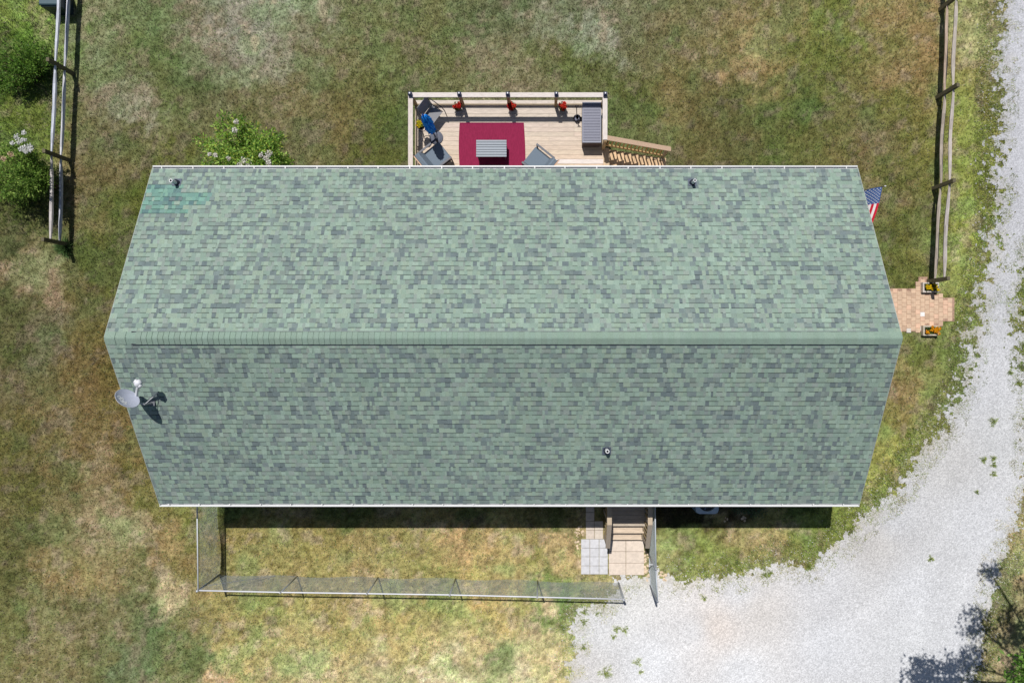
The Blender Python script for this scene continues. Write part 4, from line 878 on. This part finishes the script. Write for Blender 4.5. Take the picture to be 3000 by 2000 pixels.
for i in range(NU):
    for j in range(NV):
        v = (j + .5) / NV; st_ = int(v * 13); c = RC if st_ % 2 == 0 else WC
        if (i + .5) / NU < .4 and v < 7 / 13: c = BC
        F.append((i * (NV + 1) + j, (i + 1) * (NV + 1) + j, (i + 1) * (NV + 1) + j + 1, i * (NV + 1) + j + 1)); C.append(c)
off = np.array((8.93, 4.2, 2.1))
mkmesh('cloth', np.array([tuple(v) for v in V]) - off, F, C, M['petal'], flag, True)
m_ = MB(ob(250, 250, 252))
for r in range(9):
    for k in range(6 if r % 2 == 0 else 5):
        v = (r + 1) / 10 * 7 / 13; u = ((k + .5) if r % 2 == 0 else (k + 1)) / 6 * .4; vs_ = []
        for q in range(10):
            rad = .026 if q % 2 == 0 else .012; t_ = q * math.pi / 5; vs_.append(cl(u + rad * math.cos(t_) / FL, v + rad * math.sin(t_) / HO, .006))
        m_.add([cl(u, v, .006)] + vs_, [(0, 1 + q, 1 + (q + 1) % 10) for q in range(10)])
m_.build('stars', M['petal'], flag)

# ------------------------------------------------------------------ split rail fences
def srf(label, posts, rails, group):
    t_ = thing('split_rail_fence', label, 'fence', (posts[0][0], posts[0][1], 0), group)
    for (x, y) in posts:
        m_ = MB(ob(112, 106, 84)); r = [random.uniform(.055, .068) for _ in range(4)]
        m_.add([(x + dx * r[k] * .8, y + dy * r[k], z) for z in (-.1, 1.2) for k, (dx, dy) in enumerate(((-1, -1), (1, -1), (1, 1), (-1, 1)))], [(0, 3, 2, 1), (4, 5, 6, 7), (0, 1, 5, 4), (1, 2, 6, 5), (2, 3, 7, 6), (3, 0, 4, 7)]); m_.build('post', M['rail'], t_)
    for (p, q, c) in rails:
        p = Vector(p); q = Vector(q); n = 9; m_ = MB(c); ph = random.uniform(0, 6)
        pts = [p.lerp(q, k / n) + Vector((.007 * math.sin(k * .8 + ph), 0, .012 * math.sin(k * .8 + ph) - .03 * math.sin(math.pi * k / n))) for k in range(n + 1)]
        rr = [.028] + [random.uniform(.052, .064) for _ in range(n - 1)] + [.028]
        rr = [rr[k] * (.8 if k in (1, n - 1) else 1) for k in range(n + 1)]
        m_.tube(pts, rr, 6); 
        for k in range(len(m_.c)): m_.c[k] = jit(c, .14)
        m_.build('rail', M['rail'], t_)
def G(px, py): v = P(px, py); return (v.x, v.y)
pr = [G(2757, -260), G(2753, 30), G(2744, 287), G(2733, 552), G(2717, 824)]
tan = [ob(204, 196, 196), ob(208, 200, 200), ob(200, 178, 160), ob(204, 194, 184), ob(186, 174, 162), ob(206, 196, 190), ob(188, 176, 164), ob(196, 188, 184)]
rails = []
for k in range(4):
    a, b = pr[k], pr[k + 1]
    for m, z in ((0, .46), (1, .93)): rails.append(((a[0], a[1], z), (b[0], b[1], z + random.uniform(-.02, .02)), tan[(2 * k + m) % 8]))
srf('weathered split rail fence between the lawn and the driveway lane', pr, rails, 'split rail fences')
pl_ = [G(228, -60), G(215, 216), G(204, 470), G(201, 716)]
blu = [ob(216, 218, 228), ob(216, 220, 230), ob(222, 222, 228), ob(210, 214, 226), ob(200, 202, 212), ob(214, 206, 204)]
rails = []
for k in range(3):
    a, b = pl_[k], pl_[k + 1]
    for m, z in ((0, .42), (1, .85)): rails.append(((a[0], a[1], z), (b[0], b[1], z), blu[2 * k + m]))
srf('pale grey split rail fence beside the flowering bushes on the left', pl_, rails, 'split rail fences')

# ------------------------------------------------------------------ chain link fences
GV = ob(214, 224, 226)
def mesh_panel(p, q, z0, z1, name, par, wob=.03, sp=.0585):
    """woven diamonds: two families of zigzag-free wires, thin square section"""
    p = Vector(p); q = Vector(q); d = q - p; Ln = d.length; d.normalize(); n = d.cross(Vector((0, 0, 1))); H = z1 - z0; V = []; F = []; r = .0020
    def at_(s, h):
        z = z0 + h; b = wob * math.sin(s * 2.3) * (1 - h / H) ** 2
        return p + d * s + n * b + Vector((0, 0, z))
    k = -int(H / sp) - 1
    while k * sp < Ln:
        for dr in (1, -1):
            s0, h0, s1, h1 = (k * sp, 0, k * sp + H, H) if dr == 1 else (k * sp, H, k * sp + H, 0)
            if s1 < 0 or s0 > Ln: continue
            if s0 < 0: h0 += dr * (-s0); s0 = 0
            if s1 > Ln: h1 -= dr * (s1 - Ln); s1 = Ln
            if s1 - s0 < .02: continue
            sg = 3; o_ = n * (.0022 * dr)
            for g in range(sg):
                a = at_(s0 + (s1 - s0) * g / sg, h0 + (h1 - h0) * g / sg) + o_; b = at_(s0 + (s1 - s0) * (g + 1) / sg, h0 + (h1 - h0) * (g + 1) / sg) + o_
                t_ = (b - a).normalized(); w1 = n * r; w2 = t_.cross(n) * r; b0 = len(V)
                V += [a + w1, a + w2, a - w1, a - w2, b + w1, b + w2, b - w1, b - w2]
                F += [(b0 + i, b0 + (i + 1) % 4, b0 + 4 + (i + 1) % 4, b0 + 4 + i) for i in range(4)]
        k += 1
    V = np.array([tuple(v) for v in V]) - np.array(OFF[par.name])
    return mkmesh(name, V, F, np.tile(GV, (len(F), 1)), M['galv'], par)
HF = 1.45
cf = [G(644, 1682), G(871, 1687), G(1108, 1690.5), G(1335, 1694), G(1575, 1700), G(1812, 1706)]
hs_ = (P(640.5, 1482).x, WY0 - .05)
ft_ = thing('chain_link_fence', 'silver chain link fence enclosing the strip of lawn in front', 'fence', (cf[0][0], cf[0][1], 0), 'chain link fences')
for (x, y) in cf:
    r = .034 if (x, y) in (cf[0], cf[-1]) else .024
    m_ = MB(ob(170, 176, 182)); m_.tube([(x, y, -.05), (x, y, HF + .03)], r, 10); po = m_.build('post', M['galv'], ft_, True)
    m_ = MB(ob(214, 218, 224)); m_.lathe([(r * 1.3, 0), (r * 1.3, .03), (r * .8, .06), (.001, .07)], 10, (x, y, HF + .03)); m_.build('post_cap', M['galv'], po, True)
for seg in ([cf[0], hs_],):
    m_ = MB(ob(228, 232, 238)); m_.tube([(seg[0][0], seg[0][1], HF), (seg[1][0], seg[1][1], HF)], .021, 10); m_.build('top_rail', M['metal'], ft_, True)
m_ = MB(ob(232, 234, 242)); m_.tube([(x, y, HF) for x, y in cf], .022, 10); m_.build('top_rail', M['metal'], ft_, True)
for a, b in zip(cf[:-1], cf[1:]): mesh_panel((a[0], a[1], 0), (b[0], b[1], 0), .02, HF - .01, 'wire_mesh', ft_)
mesh_panel((cf[0][0], cf[0][1], 0), (hs_[0], hs_[1], 0), .02, HF - .01, 'wire_mesh', ft_, .05)
m_ = MB(ob(150, 156, 164))
m_.tube([(cf[0][0] + .03, cf[0][1], 1.05), (cf[0][0] + 1.9, cf[0][1] - .02, .05)], .008, 6); m_.build('brace_rod', M['galv'], ft_)
g0 = G(1897, 1482); g1 = G(1901, 1622); g2 = G(1905, 1708)
f2 = thing('chain_link_fence', 'short run of chain link fence right of the wooden steps', 'fence', (g1[0], g1[1], 0), 'chain link fences')
for (x, y), r in ((g1, .03), ((g0[0] + .01, -5.3), .024)):
    m_ = MB(ob(176, 182, 190)); m_.tube([(x, y, -.05), (x, y, HF + .03)], r, 10); po = m_.build('post', M['galv'], f2, True)
    m_ = MB(ob(214, 218, 224)); m_.lathe([(r * 1.3, 0), (r * 1.3, .03), (.001, .07)], 10, (x, y, HF + .03)); m_.build('post_cap', M['galv'], po, True)
m_ = MB(ob(214, 222, 232)); m_.tube([(g0[0], WY0 - .05, HF), (g1[0], g1[1], HF)], .02, 10); m_.build('top_rail', M['metal'], f2, True)
mesh_panel((g0[0], WY0 - .05, 0), (g1[0], g1[1], 0), .02, HF - .01, 'wire_mesh', f2, .05)
ga = thing('chain_link_gate', 'narrow chain link gate leaf standing open beside the concrete slabs', 'gate', (g2[0], g2[1], 0))
A_ = Vector((g1[0] + .003, g1[1] - .06, 0)); B_ = Vector((g2[0], g2[1], 0)); Z = Vector((0, 0, 1))
m_ = MB(ob(206, 214, 224)); m_.tube([A_ + Z * .08, A_ + Z * HF, B_ + Z * HF, B_ + Z * .08, A_ + Z * .08], .019, 10); m_.build('gate_frame', M['metal'], ga, True)
mesh_panel(A_, B_, .1, HF - .02, 'wire_mesh', ga, .0)
m_ = MB(ob(236, 238, 242)); q_ = A_ + Z * .9; m_.tube([q_ + Vector((-.02, 0, 0)), q_ + Vector((-.14, .02, .02))], .02, 8); m_.tube([q_ + Vector((-.13, .06, .02)), q_ + Vector((-.13, -.06, .02))], .018, 8); m_.build('latch', M['galv'], ga)
m_ = MB(ob(150, 156, 166)); m_.tube([B_ + Vector((.0, -.06, -.05)), B_ + Vector((0, -.06, HF + .02))], .034, 10); m_.build('gate_post', M['galv'], ga, True)

# ------------------------------------------------------------------ bits at the lawn's edges
p_ = P(143, -14, .7); ut = thing('utility_box', 'dark blue green box behind the top of the left fence', 'box', (p_.x, p_.y, 0))
m_ = MB(ob(44, 62, 72)); m_.bbox(p_.x - .33, p_.x + .33, p_.y - .33, p_.y + .27, 0, .62, .02); m_.build('housing', M['plastic'], ut)
m_ = MB(ob(70, 96, 106)); m_.bbox(p_.x - .36, p_.x + .34, p_.y - .30, p_.y + .29, .621, .68, .03); m_.box(p_.x - .2, p_.x - .17, p_.y - .1, p_.y - .07, .68, .69, ob(190, 200, 205)); m_.build('lid', M['plastic'], ut)
m_ = MB(ob(150, 140, 96)); m_.tube([P(95, 240) + Z * .05, P(112, 252) + Z * .07, P(126, 262) + Z * .06, P(141, 268) + Z * .04], [.008, .012, .012, .006], 6)
tag(m_.build('fallen_branch', M['bark'], None), 'thin bare stick lying in the green grass left of the fence', 'stick')
sp_ = [(1694, 1590, .05), (1698, 1600, .04), (1690, 1556, .05), (1700, 1562, .045), (1894, 1622, .05), (1893, 1640, .045), (1896, 1660, .05), (1892, 1676, .06), (1897, 1690, .05), (2182, 1518, .05), (2124, 1520, .04), (1704, 1548, .05), (1686, 1566, .04), (1940, 1680, .05), (1950, 1692, .06)]
m_ = MB()
for x_, y_, r in sp_:
    for k in range(5):
        c = P(x_, y_) + Vector((random.uniform(-.09, .09), random.uniform(-.1, .1), 0)); rr = r * random.uniform(.5, 1)
        m_.lathe([(.001, rr * .6), (rr * .6, rr * .5), (rr, .02), (rr, -.01)], 6, c, jit(ob(238, 214, 184), .12), wob=lambda k, i: random.uniform(-.2, .2))
ns = 60000; qx = RNG.uniform(-3, 16.4, ns); qy = RNG.uniform(-11.9, 11.7, ns); sq_ = poly_sd(qx, qy, GPW)
kk = (sq_ > -.9) & (sq_ < .5) & (RNG.random(ns) < np.clip(1.05 + sq_ * 1.1, 0, 1) ** 2) & ~((qx > 1.2) & (qx < 4.1) & (qy > -8.1))
qx, qy = qx[kk], qy[kk]; ns = len(qx); rr = RNG.uniform(.010, .026, ns); ro = RNG.uniform(0, 3, ns)
base = np.stack([qx, qy, np.full(ns, .004)], -1); pv = []
for k in range(4): pv.append(base + np.stack([np.cos(ro + k * 1.571) * rr, np.sin(ro + k * 1.571) * rr * RNG.uniform(.6, 1, ns), np.zeros(ns)], -1))
pv.append(base + np.stack([rr * .1, rr * .1, rr * 1.1 + .012], -1)); V_ = np.stack(pv, 1).reshape(-1, 3); b5 = np.arange(ns)[:, None] * 5
F_ = np.concatenate([b5 + np.array([[k, (k + 1) % 4, 4]]) for k in range(4)]); cc = np.array(ob(214, 212, 210)) * RNG.uniform(.7, 1.1, (ns, 1)); C_ = np.concatenate([cc] * 4)
tag(mkmesh('gravel_stones', V_, F_, C_, M['stone']), 'small stones strayed from the driveway into the grass', None, None, 'stuff')
tag(m_.build('gravel_stones', M['stone']), 'loose pale stones beside the slabs', None, None, 'stuff')

# ------------------------------------------------------------------ trees reaching in over the frame edges
def tree(label, base, lobes, nleaf, ll, cs, group=None):
    t_ = thing('tree', label, 'tree', base, group); b = Vector(base); top = max(l[2] for l in lobes)
    m_ = MB(ob(104, 90, 76)); mid = b + Vector((0, 0, top * .45)); m_.tube([b, b + Vector((.05, .03, top * .2)), mid, mid + Vector((0, 0, top * .3))], [.19, .15, .12, .05], 10)
    for (x, y, z, r) in lobes:
        s = b + Vector((0, 0, top * random.uniform(.3, .5))); e = Vector((x, y, z)); m_.tube([s, s.lerp(e, .5) + Vector((0, 0, .2)), e], [.06, .035, .012], 6)
        for k in range(4): m_.tube([e - (e - s) * .3, e + Vector(tuple(unit(1)[0])) * r * .7], [.02, .006], 5)
    m_.build('trunk', M['bark'], t_)
    P_ = []; Dd = []
    tot = sum(l[3] ** 2 for l in lobes)
    for (x, y, z, r) in lobes:
        n = int(nleaf * r * r / tot); nt_ = max(6, n // 14); ctr = unit(nt_) * (r * RNG.random(nt_) ** .45)[:, None] * np.array([1, 1, .7])
        c = ctr[RNG.integers(0, nt_, n)] + RNG.normal(0, .09, (n, 3)); P_.append(c + np.array([x, y, z])); d = unit(n); d[:, 2] *= .5; Dd.append(d / np.linalg.norm(d, axis=1)[:, None])
    P_ = np.concatenate(P_); Dd = np.concatenate(Dd); n = len(P_)
    leaves('crown', P_, Dd, RNG.uniform(.7, 1.3, n) * ll, RNG.uniform(.45, .7, n) * ll, colmix(n, cs, .25), M['leaf'], t_, tuple(b))
    return t_
tree('broad leaved tree whose bright crown enters the bottom right corner', (16.95, -10.2, 0),
     [(12.55, -8.6, 6.9, 1.25), (11.75, -8.2, 6.6, .75), (13.3, -7.6, 7.1, .75), (13.6, -6.35, 7.0, .62), (14.15, -4.75, 6.8, .42), (14.9, -6.2, 7.2, .8), (15.4, -7.4, 7.6, 1.0), (14.2, -9.0, 7.4, 1.0), (15.6, -5.2, 7.0, .6), (12.9, -9.9, 7.0, 1.0), (15.8, -9.6, 7.5, 1.2), (14.4, -10.6, 7.2, 1.1)],
     14000, .12, [ob(110, 160, 60, .6), ob(130, 176, 72, .6), ob(90, 140, 50, .6), ob(150, 190, 96, .6)])

# ------------------------------------------------------------------ grass blades over the whole lawn
def blades(n, xr_, yr_):
    x = RNG.uniform(*xr_, n); y = RNG.uniform(*yr_, n)
    k = ~((x > WX0 + .1) & (x < WX1 - .1) & (y > WY0 + .1) & (y < WY1 - .1)); x = x[k]; y = y[k]
    k = ~gravel(x, y) | ((RNG.random(len(x)) < .5) & (poly_sd(x, y, GPW) < .75) & (fbm(x, y, .3, 44, 3) > .56)); x = x[k]; y = y[k]
    k = np.ones(len(x), bool)
    for (a, b, c, d) in PX: k &= ~((x > a - .01) & (x < b + .01) & (y > c - .01) & (y < d + .01))
    return x[k], y[k]
gx_, gy_ = blades(430000, (-18.6, 16.6), (-11.9, 11.7))
vx_, vy_ = blades(260000, (6, 16.4), (-9.5, 11.7)); q_ = np.abs(poly_sd(vx_, vy_, GPW)) < .75
gx_ = np.concatenate([gx_, vx_[q_]]); gy_ = np.concatenate([gy_, vy_[q_]])
n0_ = len(gx_)
ex = RNG.uniform(-3, 16.4, 900000); ey = RNG.uniform(-11.9, 11.7, 900000); sdv = poly_sd(ex, ey, GPW)
kk = (sdv > -.55) & (sdv < .6); ex = ex[kk]; ey = ey[kk]; sdv = sdv[kk]
kk = (fbm(ex, ey, .22, 8, 3) > .47 + .16 * np.clip(sdv, 0, 1)) & (RNG.random(len(ex)) < .55) & ~((ex > 1) & (ex < 4.3) & (ey > -8.3))
for (a, b, c_, d_) in PX: kk &= ~((ex > a - .01) & (ex < b + .01) & (ey > c_ - .01) & (ey < d_ + .01))
gx_ = np.concatenate([gx_, ex[kk]]); gy_ = np.concatenate([gy_, ey[kk]])
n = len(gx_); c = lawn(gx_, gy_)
e_ = c[n0_:]; c[n0_:] = e_ * .45 + .55 * np.array(ob(150, 162, 82)) * 1.1
r = RNG.random(n); lum = c.mean(1, keepdims=True)
c = np.where(r[:, None] < .16, lum * np.array([1.55, 1.35, .95]), c); c = np.where(r[:, None] > .84, lum * np.array([.72, 1.12, .38]), c)
c *= RNG.uniform(.6, 1.6, (n, 1)) * 1.1
far = (gx_ < -16.2) * (gy_ > 3.5)
h = RNG.uniform(.035, .075, n) * (1 + far * .9) * (0.8 + .5 * fbm(gx_, gy_, .8, 22, 2)); th = RNG.uniform(0, 6.283, n); ln_ = RNG.uniform(.3, 1.2, n) * h; w = RNG.uniform(.006, .012, n); w[n0_:] *= 1.5; h[n0_:] *= .8
b = np.stack([gx_, gy_, np.full(n, -.003)], -1); sd = np.stack([-np.sin(th) * w, np.cos(th) * w, np.zeros(n)], -1)
tp = b + np.stack([np.cos(th) * ln_, np.sin(th) * ln_, h], -1)
V = np.stack([b - sd, b + sd, tp], 1).reshape(-1, 3)
g = mkmesh('grass', V, np.arange(3 * n).reshape(-1, 3), c, M['blade'])
tag(g, 'short dry lawn grass', None, None, 'stuff')
